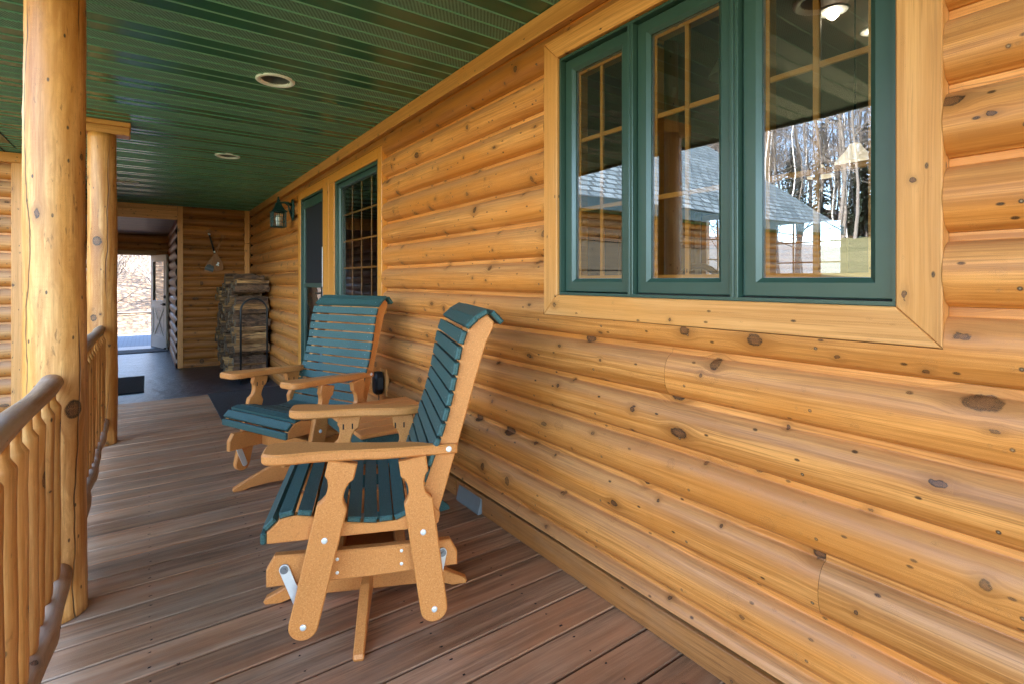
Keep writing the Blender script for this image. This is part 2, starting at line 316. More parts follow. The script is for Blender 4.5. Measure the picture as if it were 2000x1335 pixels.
# ------------------------------------------------------------------ mesh builder
class MB:
    def __init__(s): s.v = []; s.f = []; s.w = []; s.mi = []; s.sm = []
    def face(s, idx, wc, mi=0, sm=False): s.f.append(idx); s.w.append(wc); s.mi.append(mi); s.sm.append(sm)
    def poly(s, pts, wc=None, mi=0, sm=False):
        b = len(s.v); s.v += [tuple(p) for p in pts]
        if wc is None: wc = [(p[0], p[1], 0) for p in pts]
        s.face(list(range(b, b + len(pts))), wc, mi, sm)
    def box(s, lo, hi, bev=.003, along=None, M=None, mi=0, seed=None):
        lo = list(lo); hi = list(hi); d = [hi[i] - lo[i] for i in range(3)]
        bev = min(bev, min(d) * .45); sd = random.random() * 50 if seed is None else seed
        if along is None: along = d.index(max(d))
        cs = {}
        for ix in (0, 1):
            for iy in (0, 1):
                for iz in (0, 1):
                    for a in range(3):
                        p = [(lo, hi)[k][j] for j, k in enumerate((ix, iy, iz))]
                        for j, k in enumerate((ix, iy, iz)):
                            if j != a: p[j] += bev if k == 0 else -bev
                        cs[ix, iy, iz, a] = p
        base = len(s.v); keys = list(cs); pos = {k: base + i for i, k in enumerate(keys)}
        s.v += [tuple(M @ Vector(cs[k])) if M else tuple(cs[k]) for k in keys]
        o = [i for i in range(3) if i != along]
        def wc(k, ax):
            p = cs[k]
            if ax == along: return (p[o[0]] * .15 + 3.1, p[o[1]], sd)
            v_ = o[0] if ax == o[1] else o[1]
            return (p[along], p[v_] + (0 if ax == o[1] else .37), sd)
        def add(ks, ax):
            pts = [Vector(cs[k]) for k in ks]; c = sum(pts, Vector()) / len(pts)
            nrm = (pts[1] - pts[0]).cross(pts[2] - pts[0]); mid = Vector([(lo[i] + hi[i]) / 2 for i in range(3)])
            if nrm.dot(c - mid) < 0: ks = ks[::-1]
            s.face([pos[k] for k in ks], [wc(k, ax) for k in ks], mi)
        T = lambda a, va, b_, vb, c_, vc: tuple(x for _, x in sorted(((a, va), (b_, vb), (c_, vc))))
        for a in range(3):
            b_, c_ = [i for i in range(3) if i != a]
            for va in (0, 1):
                add([T(a, va, b_, q, c_, r) + (a,) for q, r in ((0, 0), (1, 0), (1, 1), (0, 1))], a)
        for e in range(3):
            b_, c_ = [i for i in range(3) if i != e]
            for q in (0, 1):
                for r in (0, 1):
                    add([T(e, 0, b_, q, c_, r) + (b_,), T(e, 1, b_, q, c_, r) + (b_,), T(e, 1, b_, q, c_, r) + (c_,), T(e, 0, b_, q, c_, r) + (c_,)], b_)
        for ix in (0, 1):
            for iy in (0, 1):
                for iz in (0, 1): add([(ix, iy, iz, 0), (ix, iy, iz, 1), (ix, iy, iz, 2)], 0 if along else 1)
        return s
    def prism(s, pts, lo, hi, fn, bev=.004, mi=0, along=(1, 0), smooth_side=False):
        """outline pts (p,q) swept from lo to hi; fn(p,q,h) -> xyz"""
        ar = sum(pts[i][0] * pts[(i + 1) % len(pts)][1] - pts[(i + 1) % len(pts)][0] * pts[i][1] for i in range(len(pts)))
        if ar < 0: pts = pts[::-1]
        n = len(pts); ins = []
        for i in range(n):
            a, b, c = Vector(pts[i - 1]), Vector(pts[i]), Vector(pts[(i + 1) % n])
            d1 = (b - a).normalized(); d2 = (c - b).normalized()
            nn = Vector((-d1.y - d2.y, d1.x + d2.x)); L = nn.length
            nn = nn / L if L > 1e-6 else Vector((-d1.y, d1.x))
            k = bev / max(.5, nn.dot(Vector((-d1.y, d1.x)))); q = b + nn * k; ins.append((q.x, q.y))
        sd = random.random() * 50; al = Vector(along).normalized(); pe = Vector((-al.y, al.x))
        rings = [(ins, lo), (pts, lo + bev), (pts, hi - bev), (ins, hi)]
        base = len(s.v)
        for P, h in rings: s.v += [tuple(fn(p[0], p[1], h)) for p in P]
        W = lambda p, h: (Vector(p).dot(al), Vector(p).dot(pe) + h, sd)
        test = Vector(fn(1, 0, 0)) - Vector(fn(0, 0, 0)); t2 = Vector(fn(0, 1, 0)) - Vector(fn(0, 0, 0)); t3 = Vector(fn(0, 0, 1)) - Vector(fn(0, 0, 0))
        flip = test.cross(t2).dot(t3) < 0
        def F(ix, wc, sm=False):
            if flip: ix = ix[::-1]; wc = wc[::-1]
            s.face(ix, wc, mi, sm)
        F([base + i for i in range(n)][::-1], [W(ins[i], lo) for i in range(n)][::-1])
        F([base + 3 * n + i for i in range(n)], [W(ins[i], hi) for i in range(n)])
        for r in range(3):
            A, ha = rings[r]; B, hb = rings[r + 1]
            for i in range(n):
                j = (i + 1) % n
                F([base + r * n + i, base + r * n + j, base + (r + 1) * n + j, base + (r + 1) * n + i], [W(A[i], ha), W(A[j], ha), W(B[j], hb), W(B[i], hb)], smooth_side and r == 1)
        return s
    def tube(s, path, rad, n=12, caps=True, mi=0, wob=0., sm=True, seed=None, jit=0.):
        P = [Vector(p) for p in path]; m = len(P)
        if not hasattr(rad, '__len__'): rad = [rad] * m
        sd = random.random() * 50 if seed is None else seed
        t0 = (P[1] - P[0]).normalized(); up = Vector((0, 0, 1)) if abs(t0.z) < .9 else Vector((0, 1, 0))
        x = t0.cross(up).normalized(); base = len(s.v); L = 0; Ls = []
        ph = [random.random() * 6.28 for _ in range(3)]
        for i in range(m):
            t = (P[min(i + 1, m - 1)] - P[max(i - 1, 0)]).normalized()
            x = (x - t * x.dot(t)).normalized(); y = t.cross(x)
            if i: L += (P[i] - P[i - 1]).length
            Ls.append(L)
            for k in range(n):
                a = 2 * math.pi * k / n
                r = rad[i] * (1 + wob * (math.sin(2 * a + ph[0] + L * 1.7) + .6 * math.sin(3 * a + ph[1] - L * 2.3)))
                if jit: r += jit * (random.random() - .5)
                s.v.append(tuple(P[i] + x * (r * math.cos(a)) + y * (r * math.sin(a))))
        rm = sum(rad) / m
        for i in range(m - 1):
            for k in range(n):
                j = (k + 1) % n
                s.face([base + i * n + k, base + i * n + j, base + (i + 1) * n + j, base + (i + 1) * n + k],
                       [(Ls[i], k * 6.2832 * rm / n, sd), (Ls[i], (k + 1) * 6.2832 * rm / n, sd), (Ls[i + 1], (k + 1) * 6.2832 * rm / n, sd), (Ls[i + 1], k * 6.2832 * rm / n, sd)], mi, sm)
        if caps:
            for i, rev in ((0, True), (m - 1, False)):
                ix = [base + i * n + k for k in range(n)]; wc = [(s.v[q][0], s.v[q][1] + s.v[q][2], sd) for q in ix]
                if rev: ix = ix[::-1]; wc = wc[::-1]
                s.face(ix, wc, mi)
        return s
    def disc(s, c, nrm, r, h, n=12, mi=0):
        c = Vector(c); nrm = Vector(nrm).normalized()
        return s.tube([c, c + nrm * h * .7, c + nrm * h], [r, r * .92, r * .55], n, True, mi, sm=False)
    def build(s, name, mat, parent=None):
        me = bpy.data.meshes.new(name); me.from_pydata(s.v, [], s.f); 
        for m in (mat if isinstance(mat, (list, tuple)) else [mat]): me.materials.append(MAT[m] if isinstance(m, str) else m)
        me.polygons.foreach_set('material_index', s.mi); me.polygons.foreach_set('use_smooth', s.sm)
        a = me.attributes.new('wc', 'FLOAT_VECTOR', 'CORNER'); fl = []
        for w in s.w:
            for q in w: fl += q
        a.data.foreach_set('vector', fl); me.update()
        o = bpy.data.objects.new(name, me); col.objects.link(o)
        if parent: o.parent = parent
        return o

def part_boxes(name, mat, parent, boxes, bev=.004):
    for lo, hi in boxes: mb = MB(); mb.box(lo, hi, bev); mb.build(name, mat, parent)
def tag(o, label=None, cat=None, group=None, kind=None):
    for k, v in (('label', label), ('category', cat), ('group', group), ('kind', kind)):
        if v: o[k] = v
    return o
def empty(name, loc, label, cat, group=None, rz=0.):
    o = bpy.data.objects.new(name, None); col.objects.link(o); o.location = loc; o.rotation_euler = (0, 0, rz); o.empty_display_size = .1
    return tag(o, label, cat, group)
def kids(o): return [c for c in bpy.data.objects if c.parent == o]
def copy_tree(o, parent=None):
    c = o.copy(); col.objects.link(c)
    if parent: c.parent = parent
    for ch in kids(o): copy_tree(ch, c)
    return c
def local(o, p):           # parts are modelled in world space under empties at the thing's base
    return p
def under(root, objs):
    for o in objs: o.matrix_parent_inverse = root.matrix_basis.inverted()

# ------------------------------------------------------------------ log siding
PITCH = .1725
def log_profile():
    """(drop below the groove, how far it stands out) for one course"""
    P = [(0, 0.), (.019, .001)]
    for i in range(15):
        t = (1 - math.cos(math.pi * i / 14)) / 2; d = .021 + t * .1465
        a = (t - .50) / .50
        out = .047 * math.sqrt(max(0., 1 - abs(a) ** 2.05))
        if a > 0: out = .008 + .039 * math.sqrt(max(0., 1 - a ** 2.0))
        P.append((d, max(out, .002)))
    P += [(.1705, .007), (.1722, .0005)]
    return P
PROF = log_profile()
def siding(mb, T, a0, a1, zb, zt, phase, opens=(), joints=True, step=.28, depth=1.):
    """T(a, out, z) -> xyz ; out = 0 at the groove"""
    k0 = math.floor((zb - phase) / PITCH) - 1; k1 = math.ceil((zt - phase) / PITCH) + 1
    brk = sorted(set([a0, a1] + [x for o in opens for x in (o[0], o[1]) if a0 < x < a1]))
    for k in range(k0, k1 + 1):
        top = phase + (k + 1) * PITCH
        if top - PITCH >= zt or top <= zb: continue
        js = []
        if joints:
            x = a0 + random.uniform(.5, 6.0)
            while x < a1: js.append(x); x += random.uniform(3.6, 4.9)
        cuts = sorted(set(brk + js)); sd = random.random() * 50; un = .406 * random.randint(0, 40)
        ph = random.random() * 6.28
        for c0, c1 in zip(cuts[:-1], cuts[1:]):
            if c0 in js: sd = random.random() * 50
            g0 = c0 + (.0005 if c0 in js else 0); g1 = c1 - (.0005 if c1 in js else 0)
            mid = (c0 + c1) / 2
            zs = [(zb, zt)]
            for o in opens:
                if o[0] - 1e-6 <= mid <= o[1] + 1e-6:
                    nz = []
                    for lo, hi in zs:
                        if o[2] > lo: nz.append((lo, min(hi, o[2])))
                        if o[3] < hi: nz.append((max(lo, o[3]), hi))
                    zs = [z for z in nz if z[1] - z[0] > 1e-4]
            for lo, hi in zs:
                dl, dh = top - hi, top - lo     # drops allowed
                pr = []
                for i, (d, o_) in enumerate(PROF):
                    if i and (PROF[i - 1][0] < dl < d): q = (dl - PROF[i - 1][0]) / (d - PROF[i - 1][0]); pr.append((dl, PROF[i - 1][1] + q * (o_ - PROF[i - 1][1])))
                    if i and (PROF[i - 1][0] < dh < d): q = (dh - PROF[i - 1][0]) / (d - PROF[i - 1][0]); pr.append((dh, PROF[i - 1][1] + q * (o_ - PROF[i - 1][1])))
                    if dl - 1e-9 <= d <= dh + 1e-9: pr.append((d, o_))
                pr = sorted(set(pr))
                if len(pr) < 2: continue
                n = max(1, int((g1 - g0) / step)); base = len(mb.v); m = len(pr)
                for i in range(n + 1):
                    a = g0 + (g1 - g0) * i / n
                    wv = 1 + .035 * math.sin(a * 2.1 + ph) + .025 * math.sin(a * 5.3 + ph * 2)
                    dz = .0012 * math.sin(a * 1.4 + ph)
                    for d, o_ in pr: mb.v.append(tuple(T(a, o_ * depth * (wv if o_ > .005 else 1), top - d + (dz if .01 < d < .165 else 0))))
                for i in range(n):
                    aa = g0 + (g1 - g0) * i / n; ab = g0 + (g1 - g0) * (i + 1) / n
                    for j in range(m - 1):
                        mb.face([base + i * m + j, base + i * m + j + 1, base + (i + 1) * m + j + 1, base + (i + 1) * m + j],
                                [(aa + un, pr[j][0], sd), (aa + un, pr[j + 1][0], sd), (ab + un, pr[j + 1][0], sd), (ab + un, pr[j][0], sd)], 0, .02 < pr[j][0] < .168 )
    return mb
def orient(o):
    """make side faces point the way the maker wants (recalc not needed for shading; keep as is)"""
    return o

# ================================================================== THE HOUSE
house = empty('log_house', (WX, 5, 0), 'honey stained log house wall with green framed windows and a screen door beside the deck', 'house')
WIN1 = (.393, 1.844, 1.110, 2.345)      # outer trim of the triple window
WIN2 = (3.848, 5.28, .965, 2.315)
DOOR = (5.28, 6.56, 0., 2.315)
GRV = WX + .046
opens = [(WIN1[0] - .0005, WIN1[1] + .0005, WIN1[2] - .0005, WIN1[3] + .0005), (WIN2[0] - .0005, WIN2[1], WIN2[2] - .0005, WIN2[3] + .0005), (DOOR[0], DOOR[1] + .0005, -.2, DOOR[3] + .0005)]
HP = []
mb = siding(MB(), lambda a, o, z: (GRV - o, a, z), -4.0, 10.13, .112, 2.42, .3405, opens)
mb = siding(mb, lambda a, o, z: (GRV - o, a, z), 6.58, 10.13, PAT, .108, .3405)
HP.append(mb.build('log_siding', 'log', house))
# dark backing behind the joints
mb = MB()
for y0, y1, z0, z1 in ((-4, WIN1[0] + .05, PAT, 2.6), (WIN1[0] + .05, WIN1[1] - .05, PAT, WIN1[2] + .05), (WIN1[0] + .05, WIN1[1] - .05, WIN1[3] - .05, 2.6), (WIN1[1] - .05, WIN2[0] + .05, PAT, 2.6),
                       (WIN2[0] + .05, 5.2, PAT, WIN2[2] + .05), (WIN2[0] + .05, 5.2, WIN2[3] - .05, 2.6), (5.2, 5.5, PAT, 2.6), (5.5, 6.44, 2.2, 2.6), (6.44, 10.2, PAT, 2.6)):
    mb.box((GRV + .004, y0, z0), (GRV + .06, y1, z1), 0.0005)
HP.append(mb.build('wall_core', 'gap', house))
mb = MB()
ys = [-4.0, -.9, 2.64, 6.3, 10.15]
for a, b in zip(ys[:-1], ys[1:]):
    mb.box((WX - .002, a + .001, 2.402), (GRV - .005, b - .001, 2.498), .003)
HP.append(mb.build('frieze_board', 'trim', house))
mb = MB()
for a, b in ((-4, -.3), (-.3, 2.655), (2.658, 5.27)):
    mb.box((WX - .006, a + .001, .002), (GRV - .004, b - .001, .104), .003)
mb.box((WX + .004, 6.57, PAT + .003), (GRV - .004, 10.1, PAT + .11), .003)
HP.append(mb.build('baseboard', 'baseboard', house))

def mitred(mb, y0, y1, z0, z1, w, x0, x1, wl=None, wr=None, gap=.0007):
    wl = wl or w; wr = wr or w
    fy = lambda p, q, h: (x1 - h, p, q)      # h grows towards the viewer (-x)
    T = x1 - x0
    mb.prism([(y0 + gap, z0), (y1 - gap, z0), (y1 - wl - gap, z0 + w), (y0 + wr + gap, z0 + w)], 0, T, fy, .003, along=(1, 0))
    mb.prism([(y0 + gap, z1), (y1 - gap, z1), (y1 - wl - gap, z1 - w), (y0 + wr + gap, z1 - w)], 0, T, fy, .003, along=(1, 0))
    mb.prism([(y0, z0 + gap), (y0, z1 - gap), (y0 + wr, z1 - w - gap), (y0 + wr, z0 + w + gap)], 0, T, fy, .003, along=(0, 1))
    mb.prism([(y1, z0 + gap), (y1, z1 - gap), (y1 - wl, z1 - w - gap), (y1 - wl, z0 + w + gap)], 0, T, fy, .003, along=(0, 1))

def ring(mb, y0, y1, z0, z1, w, x0, x1, bev=.003, chamfer=0., mi=0):
    """rectangular picture-frame ring of width w, face at x0 (towards viewer), back at x1; chamfer slopes the inner edge back"""
    o = [(y0, z0), (y1, z0), (y1, z1), (y0, z1)]; i = [(y0 + w, z0 + w), (y1 - w, z0 + w), (y1 - w, z1 - w), (y0 + w, z1 - w)]
    c = chamfer; m = [(y0 + w - c, z0 + w - c), (y1 - w + c, z0 + w - c), (y1 - w + c, z1 - w + c), (y0 + w - c, z1 - w + c)]
    sd = random.random() * 50
    ob = [(y0 + bev, z0 + bev), (y1 - bev, z0 + bev), (y1 - bev, z1 - bev), (y0 + bev, z1 - bev)]
    dep = min(c * .8, (x1 - x0) * .7)
    rings = [(o, x1), (o, x0 + bev), (ob, x0), (m, x0), (i, x0 + dep), (i, x1)]
    base = len(mb.v)
    for P, x in rings: mb.v += [(x, p[0], p[1]) for p in P]
    for r in range(len(rings) - 1):
        for k in range(4):
            j = (k + 1) % 4
            ix = [base + r * 4 + k, base + (r + 1) * 4 + k, base + (r + 1) * 4 + j, base + r * 4 + j]
            mb.face(ix, [(mb.v[q][1], mb.v[q][2], sd) for q in ix], mi)

def pane(name, parent, y0, y1, z0, z1, x, mat='glass'):
    mb = MB(); mb.poly([(x, y0, z0), (x, y0, z1), (x, y1, z1), (x, y1, z0)]); return mb.build(name, mat, parent)

# ---- triple window
mb = MB()
fy0, fy1, fz0, fz1 = .482, 1.752, 1.2005, 2.2505
XF = WX + .012
ring(mb, fy0, fy1, fz0, fz1, .012, XF, GRV + .09, .002)
for a, b in ((1.327, 1.3405), (1.3425, 1.355), (.902, .9145), (.9165, .929)):
    mb.box((XF + .001, a, fz0 + .010), (GRV + .08, b, fz1 - .010), .002)
w1 = mb.build('window', 'green', house)
mb = MB(); mitred(mb, WIN1[0], WIN1[1], WIN1[2], WIN1[3], .0905, WX - .001, GRV + .002); wt = mb.build('window_trim', 'trim', w1)
XS = WX + .037; XG = WX + .056
for n_, (a, b) in enumerate(((1.355, 1.740), (.929, 1.327), (.494, .902))):
    mb = MB(); ring(mb, a + .003, b - .003, fz0 + .016, fz1 - .014, .056, XS, XS + .05, .003, .014)
    sash = mb.build('sash', 'green', w1)
    g0, g1, h0, h1 = a + .059, b - .059, fz0 + .072, fz1 - .070
    mb = MB(); ring(mb, g0 - .002, g1 + .002, h0 - .002, h1 + .002, .003, XG + .001, XG + .0115, .0005); mb.build('spacer', 'spacer', w1)
    pane('pane', w1, g0, g1, h0, h1, XG)
    mb = MB(); ring(mb, g0 - .004, g1 + .004, h0 - .004, h1 + .004, .017, XG + .012, XG + .05, .002)
    ym = (g0 + g1) / 2
    mb.box((XG + .014, ym - .009, h0), (XG + .026, ym + .009, h1), .002)
    for q in (1, 2):
        zz = h0 + (h1 - h0) * q / 3
        mb.box((XG + .0145, g0, zz - .009), (XG + .0255, ym - .0095, zz + .009), .002); mb.box((XG + .0145, ym + .0095, zz - .009), (XG + .0255, g1, zz + .009), .002)
    mb.build('grille', 'trim_amber', w1)
    if n_:
        mb = MB(); mb.box((XS - .002, a + .01, fz0 + .0122), (XS + .02, b - .01, fz0 + .0155), .001); mb.build('weather_strip', 'gap', w1)

# ---- picture window
mb = MB(); ring(mb, 3.938, 5.098, 1.052, 2.222, .028, WX + .008, GRV + .09, .003)
w2 = mb.build('window', 'green', house)
mb = MB(); mb.box((WX - .001, WIN2[0], WIN2[2]), (GRV, 3.937, WIN2[3]), .003); mb.box((WX - .001, 3.9375, 2.2225), (GRV, 5.2795, WIN2[3]), .003)
mb.box((WX - .001, 3.9375, WIN2[2]), (GRV, 5.2795, 1.0515), .003); mb.box((WX - .001, 5.0985, 1.052), (GRV, 5.2795, 2.222), .003)
mb.build('window_trim', 'trim_amber', w2)
mb = MB(); ring(mb, 3.966, 5.07, 1.08, 2.194, .045, WX + .032, WX + .075, .003, .012); mb.build('sash', 'green', w2)
mb = MB(); ring(mb, 4.009, 5.027, 1.123, 2.151, .004, XG + .001, XG + .0115, .0005); mb.build('spacer', 'spacer', w2)
pane('pane', w2, 4.011, 5.025, 1.125, 2.149, XG)
mb = MB()
ycs = [4.265, 4.518, 4.771]
for y in ycs: mb.box((XG + .014, y - .008, 1.125), (XG + .024, y + .008, 2.149), .002)
for q in (1, 2, 3):
    z = 1.125 + 1.024 * q / 4; e = [4.011] + [v for y in ycs for v in (y - .0085, y + .0085)] + [5.025]
    for a, b in zip(e[0::2], e[1::2]): mb.box((XG + .0145, a, z - .008), (XG + .0235, b, z + .008), .002)
mb.build('grille', 'trim_amber', w2)

# ---- screen door
mb = MB(); ring(mb, 5.493, 6.447, -.05, 2.222, .022, WX + .004, GRV + .09, .003)
dr = mb.build('screen_door', 'green', house)
mb = MB(); mb.box((WX - .001, 5.2805, .0), (GRV, 5.4925, DOOR[3]), .003); mb.box((WX - .001, 6.4475, .0), (GRV, DOOR[1], DOOR[3]), .003); mb.box((WX - .001, 5.493, 2.2225), (GRV, 6.447, DOOR[3]), .003)
mb.build('door_trim', 'trim_amber', dr)
mb = MB()
XD = WX + .022
mb.box((XD, 5.518, .02), (XD + .03, 5.60, 2.198), .004); mb.box((XD, 6.34, .02), (XD + .03, 6.422, 2.198), .004)
mb.box((XD + .001, 5.60, 2.10), (XD + .029, 6.34, 2.198), .004); mb.box((XD + .001, 5.60, .02), (XD + .029, 6.34, .22), .004); mb.box((XD + .001, 5.60, 1.185), (XD + .029, 6.34, 1.235), .004)
mb.build('door_frame', 'green', dr)
pane('screen', dr, 5.60, 6.34, 1.235, 2.10, XD + .016, 'screen'); pane('door_glass', dr, 5.60, 6.34, .22, 1.185, XD + .016)
mb = MB(); mb.box((XD - .006, 5.555, .75), (XD - .0005, 5.585, 1.62), .002); mb.build('latch_strip', 'white', dr)
mb = MB(); mb.box((XD - .020, 5.562, 1.00), (XD - .0065, 5.580, 1.20), .004); mb.tube([(XD - .012, 5.571, 1.13), (XD - .05, 5.571, 1.13), (XD - .05, 5.66, 1.13)], .008, 8); mb.build('handle', 'black', dr)
mb = MB(); mb.box((WX + .09, 5.50, -.05), (WX + .12, 6.44, 2.21), .003); mb.build('inner_door', 'navy', dr)

# ---- room behind the windows
mb = MB()
RX0, RX1, RY0, RY1, RZ = GRV + .065, 6.3, -.9, 7.6, 2.62
mb.poly([(RX0, RY0, -.02), (RX1, RY0, -.02), (RX1, RY1, -.02), (RX0, RY1, -.02)])
mb.poly([(RX0, RY0, RZ), (RX0, RY1, RZ), (RX1, RY1, RZ), (RX1, RY0, RZ)])
mb.poly([(RX0, RY0, -.02), (RX0, RY0, RZ), (RX1, RY0, RZ), (RX1, RY0, -.02)])
mb.poly([(RX0, RY1, -.02), (RX1, RY1, -.02), (RX1, RY1, RZ), (RX0, RY1, RZ)])
wy = [(2.55, 3.35, 1.0, 1.95), (3.75, 4.25, 1.0, 2.1)]
edges = [RY0, 2.55, 3.35, 3.75, 4.25, RY1]
for a, b in zip(edges[:-1], edges[1:]):
    w = [q for q in wy if abs(q[0] - a) < 1e-6]
    for z0, z1 in ([(-.02, w[0][2]), (w[0][3], RZ)] if w else [(-.02, RZ)]): mb.poly([(RX1, a, z0), (RX1, b, z0), (RX1, b, z1), (RX1, a, z1)])
HP.append(mb.build('room_lining', 'room', house))
for y0, y1, z0, z1 in wy:
    mb = MB(); ring(mb, y0 - .06, y1 + .06, z0 - .06, z1 + .06, .07, RX1 - .02, RX1 + .05, .004)
    for q in range(1, 3): mb.box((RX1, y0 + (y1 - y0) * q / 3 - .008, z0), (RX1 + .015, y0 + (y1 - y0) * q / 3 + .008, z1), .002)
    for q in range(1, 4): mb.box((RX1 + .016, y0, z0 + (z1 - z0) * q / 4 - .008), (RX1 + .03, y1, z0 + (z1 - z0) * q / 4 + .008), .002)
    bw = mb.build('back_window', 'trim_amber', house); pane('pane', bw, y0, y1, z0, z1, RX1 + .042, 'dimming')

# ---- main roof of the house and its gable ends
mb = MB()
def slab(mb, p, th, mi=0):
    """roof plane p = 4 corners, eave first (a,b along the eave, then c,d at the ridge)"""
    a, b, c, d = [Vector(q) for q in p]; n = (b - a).cross(d - a).normalized()
    if n.z < 0: n = -n
    L = (d - a).length; W = (b - a).length
    top = [q + n * th for q in (a, b, c, d)]
    mb.poly(top, [(0, 0, 0), (W, 0, 0), (W, L, 0), (0, L, 0)], mi); mb.poly([d, c, b, a], [(0, 0, 0)] * 4, mi)
    for i in range(4):
        j = (i + 1) % 4; mb.poly([(a, b, c, d)[i], (a, b, c, d)[j], top[j], top[i]], [(0, 0, 0), (1, 0, 0), (1, .1, 0), (0, .1, 0)], mi)
slab(mb, [(-1.06, -4.4, 2.72), (-1.06, 6.6, 2.72), (5.2, 6.6, 5.2), (5.2, -4.4, 5.2)], .05)
slab(mb, [(7.0, -4.4, 4.48), (7.0, 17.4, 4.48), (5.2, 17.4, 5.2), (5.2, -4.4, 5.2)], .05)
slab(mb, [(1.2, 6.6, 3.62), (1.2, 17.4, 3.62), (5.2, 17.4, 5.2), (5.2, 6.6, 5.2)], .05)
mb.build('roof', 'shingle', house)
mb = MB()
for y in (-4.0, 10.3, 17.1): mb.prism([(1.55, PAT), (6.4, PAT), (6.4, 4.62), (5.2, 5.1), (1.55, 3.6)], 0, .1, lambda p, q, h, y=y: (p, y + h, q), .002)
mb.box((6.33, -3.9, 2.62), (6.4, 17.0, 4.6), .002); mb.box((6.33, 7.7, PAT), (6.4, 17.0, 2.615), .002); mb.box((6.33, -3.9, PAT), (6.4, -.95, 2.615), .002)
mb.build('gable_wall', 'dark_log', house)

# ================================================================== PORCH ROOF with green soffit
proof = empty('porch_roof', (0, 3, CEIL), 'green ribbed metal soffit ceiling with perforated vent strips over the porch', 'porch ceiling')
mb = MB(); SP = .106
LIGHTS = [(.645, 3.437), (.65, 5.80), (.648, 1.07), (-.195, 8.03)]
def soffit(mb, x0, x1, y0, y1, z, phase=1.981, holes=()):
    k = math.floor((y0 - phase) / SP); hh = .077
    while phase + k * SP < y1:
        a = max(y0, phase + k * SP); b = min(y1, phase + (k + 1) * SP); perf = (k % 4) in (0, 1); k += 1
        if b - a < .02: continue
        mi = 1 if perf else 0
        for (p, q, za, zb, m_) in ((a, a + .0045, z, z - .0055, 2), (a + .0045, a + .009, z - .0055, z, 2), (a + .009, a + .0115, z, z + .005, 0), (a + .0115, b, z + .0012, z, mi)):
            ed = sorted(set([p, q] + [e for hx, hy in holes for e in (hy - hh, hy + hh) if p < e < q]))
            for u, w in zip(ed[:-1], ed[1:]):
                zu = za + (zb - za) * (u - p) / (q - p); zw = za + (zb - za) * (w - p) / (q - p); m = (u + w) / 2
                hs = [h for h in holes if abs(m - h[1]) < hh]
                for xa, xb in ([(x0, hs[0][0] - hh), (hs[0][0] + hh, x1)] if hs else [(x0, x1)]):
                    mb.poly([(xa, u, zu), (xa, w, zw), (xb, w, zw), (xb, u, zu)], None, m_)
soffit(mb, -1.0, WX + .02, -4.2, 10.18, CEIL, holes=LIGHTS)
mb.build('soffit', ['soffit_plain', 'soffit_vented', 'soffit_bead'], proof)
mb = MB(); mb.box((-1.03, -4.3, CEIL - .02), (-1.001, 4.9, 2.70), .003); mb.box((-1.03, -4.32, CEIL - .02), (WX + .6, -4.301, 2.70), .003); mb.build('fascia', 'green', proof)
mb = MB(); mb.box((-1.0, -4.2, CEIL + .10), (1.5, 10.18, CEIL + .14), .002); mb.build('roof_deck', 'gap', proof)

def recessed(x, y, label):
    o = empty('recessed_light', (x, y, CEIL), label, 'ceiling light', 'round recessed lights in the green soffit')
    mb = MB(); n = 28
    prof = [(.112, 0.0), (.112, -.006), (.105, -.010), (.088, -.008), (.080, .004)]
    base = len(mb.v)
    for r, z in prof: mb.v += [(r * math.cos(6.2832 * i / n), r * math.sin(6.2832 * i / n), z) for i in range(n)]
    for k in range(len(prof) - 1):
        for i in range(n):
            j = (i + 1) % n; mb.face([base + k * n + i, base + (k + 1) * n + i, base + (k + 1) * n + j, base + k * n + j], [(0, 0, 0)] * 4, 0, True)
    mb.build('trim_ring', 'white', o)
    mb = MB(); prof = [(.0805, .003), (.074, .03), (.066, .085), (.0, .086)]
    for r, z in prof: mb.v += [(r * math.cos(6.2832 * i / n), r * math.sin(6.2832 * i / n), z) for i in range(n)]
    for k in range(len(prof) - 1):
        for i in range(n):
            j = (i + 1) % n; mb.face([k * n + i, (k + 1) * n + i, (k + 1) * n + j, k * n + j], [(0, 0, 0)] * 4, 0, True)
    mb.build('baffle', 'baffle', o)
    mb = MB(); mb.tube([(0, 0, .085), (0, 0, .06), (0, 0, .045)], [.03, .045, .02], 16); mb.build('bulb', 'frost', o)
recessed(*LIGHTS[0], 'white rimmed round recessed light in the green ceiling above the far glider chair')
recessed(*LIGHTS[1], 'white rimmed recessed light in the green ceiling out from the screen door')
recessed(*LIGHTS[2], 'round recessed light seen as a dark ring mirrored in the largest window pane')
recessed(*LIGHTS[3], 'small recessed light in the shiny ceiling beside the capped log post')

# ================================================================== THE GARAGE WING beyond the porch
wing = empty('log_garage', (-1.04, 6.88, PAT), 'weathered log garage wing with open breezeway and cream door at the end of the porch', 'garage')
YW = 6.88; XW = -1.04; YE = 10.17; YB = 13.95; XP = .41
mb = MB()
siding(mb, lambda a, o, z: (-a, YW - o, z), -XW, 12.6, PAT, 2.42, 1.205, [(2.6, 5.0, PAT - 1, 2.0), (6.0, 8.4, PAT - 1, 2.0)])
# side wall running back into the breezeway
siding(mb, lambda a, o, z: (XW + o, -a, z), -YB, -YW - .002, PAT, 2.5, 1.205)
mb.build('log_siding', 'log_faded', wing)
# end wall that carries the paddles
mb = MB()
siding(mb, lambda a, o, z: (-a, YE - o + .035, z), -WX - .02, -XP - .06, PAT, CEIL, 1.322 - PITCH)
mb.build('log_siding', 'log_shaded', wing)
# breezeway wall on the house side
mb = MB()
siding(mb, lambda a, o, z: (XP + .015 - o, a, z), YE + .02, YB, PAT, 2.4, 1.322 - PITCH)
